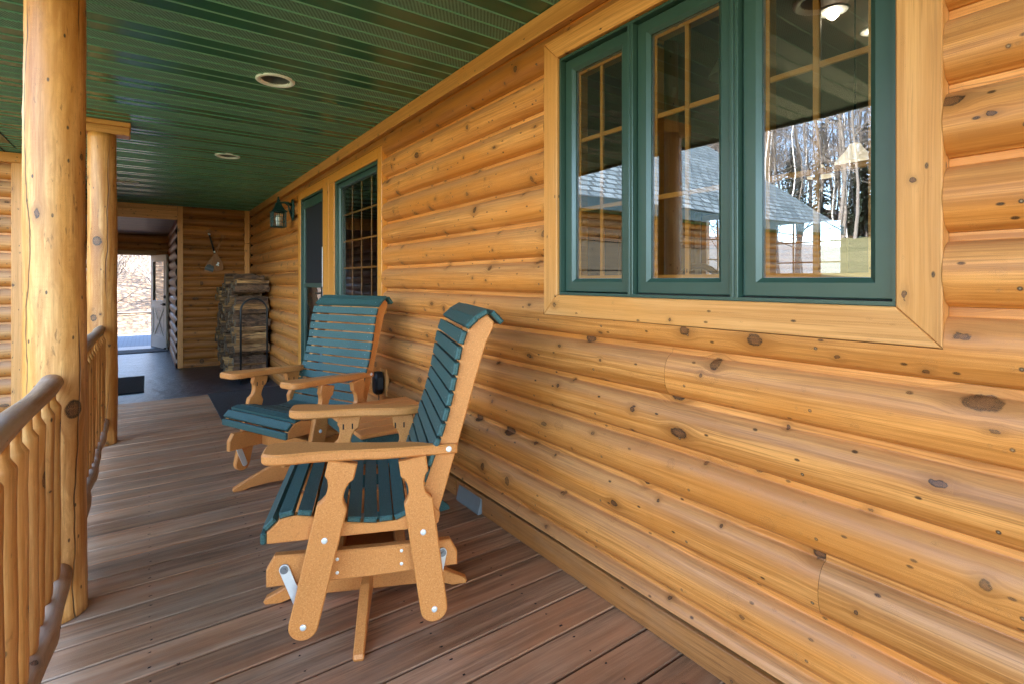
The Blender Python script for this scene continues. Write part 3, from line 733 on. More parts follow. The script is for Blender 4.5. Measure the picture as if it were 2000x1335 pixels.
# back wall round the doorway
DX0, DX1 = -.85, .07
siding(mb, lambda a, o, z: (-a, YB - o, z), -XP, -XW, PAT, 2.4, 1.26, [(-DX1 - .09, -DX0 + .09, PAT - 1, 1.90)])
mb.build('log_siding', 'log_faded', wing)
mb = MB()
mb.box((XW - .06, YW + .006, PAT), (XW - .005, YB, 2.6), .001); mb.box((-12.6, YW + .006, PAT), (XW - .06, YW + .06, 2.6), .001)
mb.box((XP + .03, YE + .05, PAT), (WX + .1, YE + .12, 2.6), .001); mb.box((XP + .03, YE + .12, PAT), (XP + .09, YB + .1, 2.6), .001)
mb.box((XW, YB + .02, 1.95), (XP + .03, YB + .09, 2.6), .001); mb.box((XW, YB + .02, PAT), (DX0 - .03, YB + .09, 1.95), .001); mb.box((DX1 + .03, YB + .02, PAT), (XP + .03, YB + .09, 1.95), .001)
mb.build('wall_core', 'gap', wing)
mb = MB()
for lo, hi in (((XW - .03, YW - .052, PAT), (XW + .052, YW - .004, 2.40)), ((XW + .004, YW - .0035, PAT), (XW + .052, YW + .08, 2.40)), ((XP - .005, YE - .018, PAT), (XP + .075, YE + .035, CEIL - .003)), ((WX - .082, YE - .012, PAT), (WX - .001, YE + .034, CEIL - .003))):
    mb = MB(); mb.box(lo, hi, .004); mb.build('corner_board', 'trim', wing)
mb = MB()
mb.box((-12.6, YW - .05, 2.402), (XW + .053, YW - .003, 2.497), .004)
mb.build('frieze_board', 'trim', wing)
mb = MB()
mb.box((XW + .055, YE - .02, 2.265), (XP - .006, YE + .03, 2.41), .004); mb.box((XW + .055, YE - .026, 2.411), (XP - .006, YE + .03, CEIL - .003), .004)
mb.build('header_beam', 'trim', wing)
mb = MB(); 
k = 0; y = YE + .03
while y < YB: mb.box((XW + .04, y, 2.272), (XP + .02, y + .118, 2.295), .003); y += .12
mb.build('breezeway_ceiling', 'dark_log', wing)
# doorway frame, and the cream door swung in
mb = MB(); mb.box((DX0 - .09, YB - .05, PAT), (DX0, YB + .1, 1.82), .003); mb.box((DX1, YB - .05, PAT), (DX1 + .09, YB + .1, 1.82), .003); mb.box((DX0 - .09, YB - .05, 1.8205), (DX1 + .09, YB + .1, 1.91), .003)
mb.build('door_casing', 'dark_log', wing)
dA = Vector((DX1 - .005, YB - .02)); dB = Vector((.325, 13.06)); dd = (dB - dA); DW = dd.length; dd.normalize(); dn = Vector((-dd.y, dd.x))
if dn.y > 0: dn = -dn
DM = lambda u, w, t: (dA.x + dd.x * u + dn.x * t, dA.y + dd.y * u + dn.y * t, PAT + .012 + w)
DH = 1.985
def dbox(mb, u0, u1, w0, w1, t0, t1, bev=.002, mi=0):
    mb.prism([(u0, w0), (u1, w0), (u1, w1), (u0, w1)], t0, t1, DM, bev, mi)
mb = MB(); T = .044
dbox(mb, 0, .115, 0, DH, -T, 0); dbox(mb, DW - .115, DW, 0, DH, -T, 0); dbox(mb, .1155, DW - .1155, DH - .12, DH, -T, 0); dbox(mb, .1155, DW - .1155, .86, .98, -T, 0); dbox(mb, .1155, DW - .1155, 0, .22, -T, 0)
dbox(mb, .1155, DW - .1155, .22, .86, -T + .008, -.012)
door = mb.build('door', 'cream', wing)
mb = MB(); q0, q1, z0, z1 = .17, DW - .17, .255, .825; cx, cz = (q0 + q1) / 2, (z0 + z1) / 2; e = .045
dbox(mb, q0 - .03, q1 + .03, z1, z1 + .028, -.012, -.001); dbox(mb, q0 - .03, q1 + .03, z0 - .028, z0, -.012, -.001)
mb.prism([(q0, z0), (q0 + e, z0), (q1, z1), (q1 - e, z1)], -.012, .001, DM, .002); mb.prism([(q0, z1), (q0 + e, z1), (cx + .012, cz + .005), (cx - .03, cz + .005)], -.012, .0005, DM, .002); mb.prism([(q1, z0), (q1 - e, z0), (cx - .012, cz - .005), (cx + .03, cz - .005)], -.012, .0005, DM, .002)
mb.build('cross_panel', 'cream', door)
mb = MB()
for tri in ([(cx - .10, z1 - .03), (cx + .10, z1 - .03), (cx, cz + .07)], [(cx - .10, z0 + .03), (cx + .10, z0 + .03), (cx, cz - .07)], [(q0 + .012, z0 + .10), (q0 + .012, z1 - .10), (cx - .055, cz)], [(q1 - .012, z0 + .10), (q1 - .012, z1 - .10), (cx + .055, cz)]):
    for i in range(3):
        a = Vector(tri[i]); b = Vector(tri[(i + 1) % 3]); t = (b - a).normalized(); n = Vector((-t.y, t.x)) * .006
        mb.prism([tuple(a - n), tuple(b - n), tuple(b + n), tuple(a + n)], -.0115, -.0095, DM, .0004)
mb.build('panel_groove', 'dark_steel', door)
mb = MB(); mb.poly([DM(.1155, .98, -.022), DM(DW - .1155, .98, -.022), DM(DW - .1155, DH - .12, -.022), DM(.1155, DH - .12, -.022)]); mb.build('pane', 'glass', door)
mb = MB(); 
for u0, u1, w0, w1 in ((.116, .135, .981, DH - .121), (DW - .135, DW - .116, .981, DH - .121), (.1355, DW - .1355, .981, 1.0), (.1355, DW - .1355, DH - .14, DH - .121)): dbox(mb, u0, u1, w0, w1, -.02, .006)
mb.build('glazing_bead', 'cream', door)
mb = MB(); hp = lambda u, w, t: Vector(DM(u, w, t))
mb.tube([hp(DW - .06, .93, .001), hp(DW - .06, .93, .05)], .028, 14); mb.tube([hp(DW - .06, .93, .045), hp(DW - .17, .93, .045)], .012, 8)
mb.build('handle', 'black', door)
mb = MB(); mb.tube([hp(DW - .06, 1.09, .001), hp(DW - .06, 1.09, .03)], .032, 14); mb.build('deadbolt', 'black', door)
mb = MB(); dbox(mb, DW - .06, DW - .01, -.008, .035, .001, .03); mb.build('door_stop', 'black', door)
# roofs of the wing
mb = MB(); EY = 6.43; EZ = 2.66; SL = .90
slab(mb, [(-12.9, EY, EZ), (1.0, EY, EZ), (1.0, 12.2, EZ + 5.77 * SL), (-8.6, 12.2, EZ + 5.77 * SL)], .06)
slab(mb, [(-12.9, 18, EZ), (-12.9, EY, EZ), (-8.6, 12.2, EZ + 5.77 * SL), (-8.6, 12.21, EZ + 5.77 * SL)], .06)
slab(mb, [(1.0, 14.4, EZ + 3.2), (-12.9, 14.4, EZ + 3.2), (-8.6, 12.2, EZ + 5.77 * SL), (1.0, 12.2, EZ + 5.77 * SL)], .06)
mb.build('roof', 'shingle', wing)
mb = MB(); soffit(mb, -12.88, -1.0, EY + .03, YW, CEIL + .004); mb.poly([(-1.0, 4.9, CEIL + .003), (-2.6, EY + .03, CEIL + .003), (-1.0, EY + .03, CEIL + .003)], None, 0); so = mb.build('soffit', ['soffit_plain', 'soffit_vented', 'soffit_bead'], wing)
part_boxes('soffit_seam', 'gap', wing, [((-1.008, 5.85, CEIL - .004), (-.998, 6.62, CEIL + .004)), ((-1.122, 6.60, CEIL - .003), (-1.112, 6.84, CEIL + .006))], .001)
mb = MB(); mb.box((-12.9, EY - .02, CEIL - .01), (-2.6, EY + .0295, 2.69), .003); mb.box((-12.9, YW - .06, CEIL + .01), (-1.04, YB, CEIL + .05), .002); mb.build('fascia', 'green', wing)
for x0, x1 in ((-5.0, -2.6), (-8.4, -6.0)):
    mb = MB()
    for q in range(4): mb.box((x0 + .02, YW + .0, PAT + .01 + q * .545), (x1 - .02, YW + .04, PAT + .55 + q * .545), .012)
    mb.build('garage_door', 'dark_log', wing)

# ================================================================== GROUND AND FLOORS
mb = MB(); BP = .15555; y0 = 1.0945 - 34 * BP
k = 0
while True:
    a = y0 + k * BP; b = min(a + BP, 6.665); k += 1
    if a > 6.6: break
    mb.box((-.47, a + .0042, -.034), (WX + .02, b - .0042, random.uniform(-.0015, .0)), .0035, 0)
    for xs in (-.38, .008, .42, .83, 1.24):
        for yy in (.035, .118):
            if b - a > .14: mb.poly([(xs + random.uniform(-.006, .006) + .0042 * math.cos(t * 1.0472), a + yy + .0042 * math.sin(t * 1.0472), .0006) for t in range(6)], None, 1)
tag(mb.build('deck', ['deck', 'gap']), kind='structure')
mb = MB(); mb.box((-.46, y0, -.21), (WX + .03, 6.66, -.036), .002); mb.box((-.485, y0, -.26), (-.4705, 6.665, -.004), .003)
tag(mb.build('deck_frame', 'gap'), kind='structure')
mb = MB(); mb.box((-1.9, 6.667, PAT - .1), (WX + .05, 14.15, PAT), .004); mb.box((-1.9, 5.2, PAT - .1), (-.487, 6.6665, PAT - .002), .004)
tag(mb.build('patio', 'patio'), kind='structure')
mb = MB(); mb.box((-3.2, 14.16, PAT - .12), (2.6, 17.4, PAT - .02), .01)
tag(mb.build('paver_path', 'pavers'), kind='structure')

def hgt(x, y):
    h = -.42
    h += max(0, min(-x, 23.) - 5.5) * .205 + max(0, -x - 23) * .075
    t = max(0, y - 17.2); h += t * .30 * min(1, t / 1.5 + .35)
    h += .10 * math.sin(x * .7 + y * .3) * min(1, max(0, -x - 3) / 6) + .05 * math.sin(x * 1.9 - y * 1.3) * min(1, max(0, y - 17) / 3 + max(0, -x - 5) / 6)
    return h + (.16 if 13.5 < y < 17.6 and -4 < x < 4 else 0)
mb = MB()
def axis(a, b, lo, hi, fine, coarse):
    v = []; x = a
    while x < b: v.append(x); x += fine if lo <= x < hi else coarse
    return v + [b]
xs = axis(-400, 400, -40, 12, 1.0, 24.); ysv = axis(-400, 400, -14, 44, 1.0, 24.)
for x in xs:
    for y in ysv:
        h = hgt(max(x, -60), min(y, 50)); mb.v.append((x, y, h))
ny = len(ysv)
for i in range(len(xs) - 1):
    for j in range(ny - 1):
        mb.face([i * ny + j, (i + 1) * ny + j, (i + 1) * ny + j + 1, i * ny + j + 1], [(0, 0, 0)] * 4, 0, True)
tag(mb.build('terrain', 'terrain'), kind='structure')

# ================================================================== POSTS AND RAILINGS
PX = -.285
def post(y, r, label, cap):
    o = empty('log_post', (PX, y, 0), label, 'porch post')
    mb = MB(); top = CEIL - (.105 if cap else .09); n = 64
    path = [(.0018 * math.sin(i * .2 + y), .0018 * math.cos(i * .16), .0015 + (top - .0015) * i / n) for i in range(n + 1)]
    rad = [r * (1.045 - .05 * i / n + 0.006 * math.sin(i * .23 + y) + .004 * math.sin(i * .61 + y)) for i in range(n + 1)]
    mb.tube(path, rad, 44, True, 0, .010, seed=y * 3.7, jit=.0022)
    mb.build('trunk', 'post', o)
    mb = MB(); mb.box((-.175, -.075, top + .001), (.175, .075, top + .066), .006, 0); mb.box((-.178, -.080, top + .0665), (.178, .080, CEIL - .002), .004, 0)
    mb.build('cap', 'trim', o); return o
post(2.594, .0905, 'thick peeled log post with dark knots, standing between the two railings', False)
post(5.10, .0905, 'peeled log post under a flat timber cap, at the far end of the railing', True)
post(.005, .0905, 'peeled log post at the near end of the first railing, just outside the photo', False)
def railing(y0, y1, ybs, label, seed):
    random.seed(seed)
    o = empty('log_railing', (PX, y0, 0), label, 'railing'); mb = MB(); n = 16; L = y1 - y0
    mb.tube([(.006 * math.sin(i * .8 + seed), L * i / n, .90 + .006 * math.cos(i * .6)) for i in range(n + 1)], [.0305 + .003 * math.sin(i * 1.1 + seed) for i in range(n + 1)], 22, True, 0, .03)
    mb.build('handrail', 'rail', o)
    mb = MB(); n = 22
    mb.tube([(.02 + .005 * math.sin(i * .9 + seed), L * i / n, .185 + .006 * math.cos(i * .8)) for i in range(n + 1)], [.037 + .005 * math.sin(i * 1.7 + seed) + random.uniform(-.002, .002) for i in range(n + 1)], 18, True, 0, .06)
    mb.build('bottom_rail', 'rail', o)
    for yb in ybs:
        mb = MB(); r = random.uniform(.0262, .0300); dx = random.uniform(-.003, .003); ph = random.random() * 6
        zs = [(.19, .6), (.235, .95), (.30, 1.02)] + [(.30 + .43 * i / 6, 1 + .03 * math.sin(ph + i * 1.3)) for i in range(1, 7)] + [(.785, 1.02), (.818, 1.05), (.826, 1.03), (.8285, .98), (.8475, .62), (.85, .58), (.90, .56)]
        mb.tube([(dx * math.sin(z * 3 + ph) + .006, yb - y0, z) for z, _ in zs], [r * q for _, q in zs], 16, True, 0, .02, jit=.0012)
        mb.build('baluster', 'baluster', o)
    return o
railing(.10, 2.508, [2.405 - .147 * i for i in range(13)], 'log railing with grey worn handrail running past the lower left corner of the photo', 3)
railing(2.68, 5.014, [2.80 + .148 * i for i in range(15)], 'log railing with close pale balusters between the two log posts', 5)
random.seed(11)

# ================================================================== GLIDER CHAIRS
def arc(cx, cy, r, a0, a1, n=8): return [(cx + r * math.cos(R(a0 + (a1 - a0) * i / n)), cy + r * math.sin(R(a0 + (a1 - a0) * i / n))) for i in range(n + 1)]
def smooth_poly(pts, it=2):
    for _ in range(it):
        q = []
        for i in range(len(pts)):
            a = Vector(pts[i]); b = Vector(pts[(i + 1) % len(pts)])
            q += [tuple(a * .75 + b * .25), tuple(a * .25 + b * .75)]
        pts = q
    return pts
def smooth_line(pts, it=2):
    for _ in range(it):
        q = [pts[0]]
        for i in range(len(pts) - 1):
            a = Vector(pts[i]); b = Vector(pts[i + 1])
            if i: q.append(tuple(a * .75 + b * .25))
            if i < len(pts) - 2: q.append(tuple(a * .25 + b * .75))
        pts = q + [pts[-1]]
    return pts
def walk(line, start, pitch, count):
    """points and tangents along a polyline at equal spacing"""
    out = []; L = 0; seg = []
    for a, b in zip(line[:-1], line[1:]):
        d = (Vector(b) - Vector(a)).length; seg.append((L, d, Vector(a), (Vector(b) - Vector(a)).normalized())); L += d
    for i in range(count):
        t = start + i * pitch
        for l, d, a, tg in seg:
            if l <= t <= l + d + 1e-9: out.append((a + tg * (t - l), tg)); break
    return out, L
def make_chair():
    o = empty('glider_chair', (0, 0, 0), 'x', 'glider chair', 'high backed swivel glider chairs with tan frames and dark green slats')
    xz = lambda p, q, h: (p, h, q)
    # seat sides
    seat = [(.328, .384), (.328, .422), (.288, .462), (.240, .470), (.15, .452), (.06, .424), (-.02, .412), (-.10, .414), (-.165, .438), (-.20, .452), (-.232, .448), (-.252, .42), (-.246, .388), (-.225, .374)]
    for s in (1, -1):
        mb = MB(); y0, y1 = (.268, .3035) if s > 0 else (-.3035, -.268)
        mb.prism(seat, y0, y1, xz, .004); mb.build('seat_side', 'tan', o)
    part_boxes('seat_brace', 'tan', o, [((-.12, -.2675, .392), (-.085, .2675, .412)), ((.16, -.2675, .392), (.195, .2675, .43))])
    # seat slats: one vertical, one on the nose, the rest over the dish
    mb = MB()
    mb.box((.3285, -.306, .384), (.348, .306, .4235), .005, 1)
    line = [(.331, .424), (.290, .464), (.242, .472), (.15, .454), (.06, .426), (-.02, .414), (-.10, .416), (-.165, .440)]
    pts, L = walk(line, .027, .0555, 10)
    for p, tg in pts:
        if p.x < -.175: continue
        nrm = Vector((tg.y, -tg.x)); nrm = nrm if nrm.y > 0 else -nrm
        w, t = .0225, .019
        q = [p - tg * w, p + tg * w, p + tg * w + nrm * t, p - tg * w + nrm * t]
        mb.prism([tuple(v) for v in q], -.305, .305, xz, .0045)
    mb.build('seat_slats', 'green_poly', o)
    # back frames
    front = smooth_line([(-.150, .40), (-.180, .48), (-.213, .58), (-.244, .66), (-.272, .74), (-.294, .82), (-.311, .90), (-.325, .98), (-.338, 1.04), (-.362, 1.090), (-.398, 1.122), (-.428, 1.137)], 1)
    frame = front + [(-.456, 1.108), (-.452, 1.085), (-.425, 1.03), (-.385, .90), (-.352, .78), (-.300, .60), (-.262, .47), (-.238, .395), (-.20, .376)]
    for s in (1, -1):
        mb = MB(); y0, y1 = (.255, .2925) if s > 0 else (-.2925, -.255)
        mb.prism(frame, y0, y1, xz, .004, along=(0, 1)); mb.build('back_frame', 'tan', o)
    mb = MB()
    pts, L = walk(front, .060, .0565, 13)
    for p, tg in pts:
        nrm = Vector((tg.y, -tg.x)); nrm = nrm if nrm.x > 0 else -nrm
        if nrm.x < .3 and nrm.y < 0: nrm = -nrm
        w, t = .0232, .020
        q = [p - tg * w, p + tg * w, p + tg * w + nrm * t, p - tg * w + nrm * t]
        mb.prism([tuple(v + nrm * .0006) for v in q], -.316, .316, xz, .005)
    # cap slat and the one rolled over behind
    for a, b in (((-.384, 1.113), (-.432, 1.1395)), ((-.4365, 1.1375), (-.474, 1.098))):
        a, b = Vector(a), Vector(b); tg = (b - a).normalized(); nrm = Vector((tg.y, -tg.x)); nrm = nrm if nrm.y > 0 else -nrm
        mb.prism([tuple(a + nrm * .002), tuple(b + nrm * .002), tuple(b + nrm * .021), tuple(a + nrm * .021)], -.316, .316, xz, .005)
    back = mb.build('back_slats', 'green_poly', o)
    part_boxes('back_brace', 'tan', o, [((-.372, -.2545, .80), (-.338, .2545, .87)), ((-.258, -.2545, .47), (-.226, .2545, .53))])
    for p, tg in pts[2:]:
        nrm = Vector((tg.y, -tg.x)); nrm = nrm if nrm.x > 0 else -nrm
        for y in (-.275, .275):
            c = p + nrm * .0207; mb = MB(); mb.disc((c.x, y, c.y), (nrm.x, 0, nrm.y), .0028, .0010, 8); mb.build('screw', 'dark_steel', back)
    # legs: waisted, round at the foot, hanging from the seat
    def leg(top, bot, s, flip):
        top, bot = Vector(top), Vector(bot); ax = (bot - top).normalized(); pr = Vector((ax.y, -ax.x))
        if pr.x < 0: pr = -pr
        L = (bot - top).length; w = .0485
        prof = [(0, w), (.048, w), (.054, w - .001), (.066, w - .012), (.085, w - .0185), (.105, w - .0205), (.125, w - .0185), (.142, w - .008), (.152, w + .001), (.158, w + .002)]
        rt = [(l, q) for l, q in prof] + [(L, w - .001)]
        lt = [(l, q) for l, q in prof] + [(L, w - .001)]
        pts = [top + ax * l + pr * q for l, q in rt]
        pts += [bot + ax * (.047 * math.sin(R(a))) + pr * (w * math.cos(R(a))) * .98 for a in range(15, 180, 15)]
        pts += [top + ax * l - pr * q for l, q in lt[::-1]]
        mb = MB(); y0, y1 = (.3055, .3405) if s > 0 else (-.3405, -.3055)
        mb.prism([tuple(p) for p in pts], y0, y1, xz, .0045, along=(0, 1)); return mb
    for s in (1, -1):
        for top, bot, mids in (((.083, .6485), (.209, .111), (.142, .391)), ((-.150, .6385), (-.226, .100), (-.187, .378))):
            lg = leg(top, bot, s, False).build('leg', 'tan', o)
            for c in (mids, bot): mb = MB(); mb.disc((c[0], s * .3405, c[1]), (0, s, 0), .0105, .006, 14); mb.build('bolt', 'steel', lg)
            if True:
                for dx in (-.02, .02):
                    mb = MB(); mb.box((top[0] + .012 + dx - .003, -s * .0 + (s * .3045 - .0006), top[1] - .065), (top[0] + .012 + dx + .003, s * .3045 + .0006, top[1] - .04), .0003)
                    mb.build('screw_slot', 'gap', lg)
        # armrest with a paddle front
        out = smooth_poly([(.338, .318), (.338, .35), (.305, .366), (.25, .366), (.195, .352), (.13, .345), (.02, .343), (-.10, .336), (-.21, .322), (-.312, .3125), (-.316, .29), (-.312, .2945), (-.24, .2945), (-.17, .255), (-.06, .25), (.06, .246), (.13, .238), (.20, .222), (.25, .215), (.305, .218), (.338, .238), (.340, .28)], 2)
        mb = MB(); mb.prism(out, .6495, .6855, lambda p, q, h, s=s: (p, s * q, h + .045 * p - .002 * (p < 0)), .007)
        arm = mb.build('armrest', 'tan', o)
        mb = MB(); mb.disc((-.281, s * .3135, .655), (0, s, 0), .011, .005, 14); mb.build('bolt', 'steel', arm)
        # glider rail and its two swing links
        rail = [(-.318, .212), (-.318, .262), (-.292, .308), (.0, .316), (.308, .330), (.334, .285), (.334, .226), (.0, .214)]
        y0, y1 = (.245, .280) if s > 0 else (-.280, -.245)
        mb = MB(); mb.prism(rail, y0, y1, xz, .005); rl = mb.build('glider_rail', 'tan', o)
        for x in (.105, -.115):
            for z in (.245, .292): mb = MB(); mb.disc((x, s * .2801, z), (0, s, 0), .006, .003, 10); mb.build('screw', 'steel', rl)
        for a, b in (((.275, .286), (.209, .111)), ((-.261, .270), (-.226, .100))):
            a, b = Vector(a), Vector(b); t = (b - a).normalized(); n = Vector((-t.y, t.x)); w = .0165
            pl = [tuple(a - t * (w * math.cos(R(q))) + n * (w * math.sin(R(q)))) for q in range(-90, 91, 15)] + [tuple(b + t * (w * math.cos(R(q))) + n * (w * math.sin(R(q)))) for q in range(90, -91, -15)]
            mb = MB(); yy = s * .2865
            mb.prism(pl, min(yy, yy + s * .005), max(yy, yy + s * .005), xz, .0008); ln = mb.build('swing_link', 'steel', o)
            mb = MB(); mb.tube([(a.x, s * .2803, a.y), (a.x, s * .2864, a.y)], .014, 14); mb.tube([(a.x, s * .2916, a.y), (a.x, s * .2945, a.y)], .0135, 16); mb.tube([(a.x, s * .2946, a.y), (a.x, s * .3005, a.y)], .0075, 6, sm=False); mb.build('bolt', 'dark_steel', ln)
    # swivel box between the rails
    mb = MB()
    for x in (.105, -.115): mb.box((x - .018, -.2445, .216), (x + .018, .2445, .308), .004)
    mb.box((-.1325, -.15, .196), (.1225, .15, .2155), .004); mb.build('swivel_box', 'tan', o)
    mb = MB(); mb.tube([(0, 0, .148), (0, 0, .1955)], .10, 24); mb.build('swivel_plate', 'dark_steel', o)
    # crossed feet
    half = [(0, .147), (.08, .147), (.17, .128), (.26, .088), (.335, .050), (.392, .022), (.398, .010), (.392, .0), (.335, .0), (.30, .012), (.20, .020), (0, .020)]
    ft = [(-x, z) for x, z in half[::-1][:-1]] + half
    ft = [(x, z) for i, (x, z) in enumerate(ft) if i == 0 or (x, z) != ft[i - 1]]
    mb = MB(); mb.prism(ft, -.018, .018, lambda p, q, h: (p, h, q), .004); f1 = mb.build('foot', 'tan', o)
    for s in (1, -1):
        mb = MB(); mb.prism([(.0185, .020)] + [(.0185, .147)] + half[1:-1], -.018, .018, lambda p, q, h, s=s: (-s * h, s * p, q), .004); f2 = mb.build('foot', 'tan', o); 
    return o
chair = make_chair()
chair2 = copy_tree(chair)
NEAR = (.737, 2.050, R(159.9)); FAR = (.813, 3.461, R(204.1))
for c, (x, y, a), fa, lab in ((chair, NEAR, R(-4.6), 'tan and green glider chair seen from the side, in front of the other one'),
                              (chair2, FAR, R(-29), 'tan and green glider chair turned to show its slatted back and seat front')):
    c.location = (x, y, 0.001); c.rotation_euler = (0, 0, a); c['label'] = lab
    for k in kids(c):
        if k.name.startswith('foot'): k.rotation_euler = (0, 0, fa)

# ================================================================== SMALL THINGS ON THE PORCH
t = empty('side_table', (1.125, 2.84, -.035), 'low side table with tan top and dark green legs between the two glider chairs', 'side table')
mb = MB()
for i in range(6): mb.box((-.27, -.345 + i * .116, .5185), (.27, -.345 + i * .116 + .109, .540), .005)
mb.build('table_top', 'tan', t)
part_boxes('apron', 'green_poly', t, [((-.255, -.335, .455), (-.235, .335, .518)), ((.235, -.335, .455), (.255, .335, .518)), ((-.2345, -.335, .455), (.2345, -.313, .518)), ((-.2345, .313, .455), (.2345, .335, .518))])
for y in (-.285, .285):
    hf = smooth_line([(.10, .4545), (.055, .40), (.05, .33), (.085, .22), (.16, .12), (.235, .07), (.255, .035), (.235, .0)], 2)
    out = hf + [(.15, 0), (.10, .03), (-.10, .03), (-.15, 0)] + [(-x, z) for x, z in hf[::-1]]
    mb = MB(); mb.prism(out, y - .017, y + .017, lambda p, q, h: (p, h, q), .004); mb.build('leg', 'green_poly', t)
mb = MB(); mb.box((-.045, -.2675, .30), (.045, .2675, .34), .004); mb.build('stretcher', 'green_poly', t)

mb = MB(); mb.box((.55, 5.17, .001), (1.44, 6.655, .011), .003); tag(mb.build('rug', 'rug_weave'), 'dark woven rug on the deck in front of the screen door', 'rug')
mb = MB(); mb.box((-.86, 8.24, PAT + .001), (-.035, 9.62, PAT + .016), .004); tag(mb.build('door_mat', 'rubber_mat'), 'plain black rubber mat lying on the concrete patio', 'mat')
mb = MB(); mb.box((-.95, 12.75, PAT + .001), (.34, 13.42, PAT + .013), .003); tag(mb.build('door_mat', 'rug_weave'), 'long dark mat inside the open cream door', 'mat')

mb = MB(); prf = [(0, .0), (.030, .0), (.030, .012), (.012, .078), (.006, .086), (0, .086)]
mb.prism([(WX + .002 - p, q) for p, q in prf], 2.372, 2.618, lambda p, q, h: (p, h, q + .002), .003)
tag(mb.build('wall_wedge', 'grey_vinyl'), 'grey wedge shaped block on the deck against the baseboard', 'block')

oc = empty('outlet_cover', (WX, 3.80, .49), 'black weatherproof outlet cover on the logs between the two chairs', 'outlet cover')
mb = MB(); mb.box((-.012, -.062, -.105), (.02, .062, .105), .004); mb.build('back_plate', 'trim', oc)
mb = MB(); q = smooth_poly([(-.045, -.085), (.045, -.085), (.045, .085), (-.045, .085)], 1); mb.prism(q, .0125, .082, lambda p, q, h: (-h, p, q), .014); mb.build('cover', 'black_plastic', oc)
mb = MB(); mb.tube([(-.045, -.01, -.08), (-.045, -.012, -.14), (-.02, -.03, -.19), (.0, -.05, -.22)], .004, 6); mb.build('cable', 'black_plastic', oc)

# lantern
ln = empty('wall_lantern', (WX, 6.80, 2.14), 'verdigris green wall lantern on a scrolled bracket beside the screen door', 'wall lantern')
mb = MB(); q = smooth_poly([(-.05, -.13), (.05, -.13), (.06, 0), (.05, .13), (-.05, .13), (-.06, 0)], 1); mb.prism(q, 0.001, .022, lambda p, q, h: (-h, p, q), .004); mb.build('back_plate', 'lantern', ln)
mb = MB(); mb.tube([(-.02, 0, .06), (-.07, 0, .085), (-.12, 0, .08), (-.155, 0, .075), (-.175, 0, .09)], [.02, .014, .012, .012, .010], 10); mb.tube([(-.02, 0, -.08), (-.045, 0, -.02), (-.06, 0, .05), (-.10, 0, .078)], [.016, .012, .010, .010], 10); mb.tube([(-.15, 0, .06), (-.165, 0, .045), (-.18, 0, .05), (-.18, 0, .065)], .006, 8); mb.build('bracket', 'lantern', ln)
LX = -.175
mb = MB(); n = 4
prof = [(.010, .150), (.012, .115), (.022, .105), (.016, .085), (.034, .07), (.048, .03), (.075, -.012), (.108, -.034), (.110, -.042), (.09, -.045)]
base = 0
for r, z in prof:
    for k in range(n): a = math.pi / 4 + k * math.pi / 2; mb.v.append((LX + r * 1.15 * math.cos(a), r * 1.15 * math.sin(a), z))
for i in range(len(prof) - 1):
    for k in range(n): j = (k + 1) % n; mb.face([i * n + k, (i + 1) * n + k, (i + 1) * n + j, i * n + j], [(0, 0, 0)] * 4)
mb.build('lantern_roof', 'lantern', ln)
mb = MB(); b = .072; zt, zb = -.046, -.215
for sx in (-1, 1):
    for sy in (-1, 1): mb.box((LX + sx * b - .006, sy * b - .006, zb), (LX + sx * b + .006, sy * b + .006, zt), .002)
for sx in (-1, 1):
    for q in (-.024, .024): mb.box((LX + sx * b - .003, q - .003, zb), (LX + sx * b + .003, q + .003, zt), .001); mb.box((LX + q - .003, sx * b - .003, zb), (LX + q + .003, sx * b + .003, zt), .001)
    for z in (-.102, -.158): mb.box((LX + sx * b - .0035, -b, z - .003), (LX + sx * b + .0035, b, z + .003), .001); mb.box((LX - b, sx * b - .0035, z - .003), (LX + b, sx * b + .0035, z + .003), .001)
mb.box((LX - b - .008, -b - .008, zb - .012), (LX + b + .008, b + .008, zb), .004); mb.build('cage', 'lantern', ln)
mb = MB(); mb.tube([(LX, 0, -.214), (LX, 0, -.16), (LX, 0, -.12), (LX, 0, -.08), (LX, 0, -.062)], [.02, .03, .034, .022, .005], 14); mb.build('bulb', 'frost', ln)

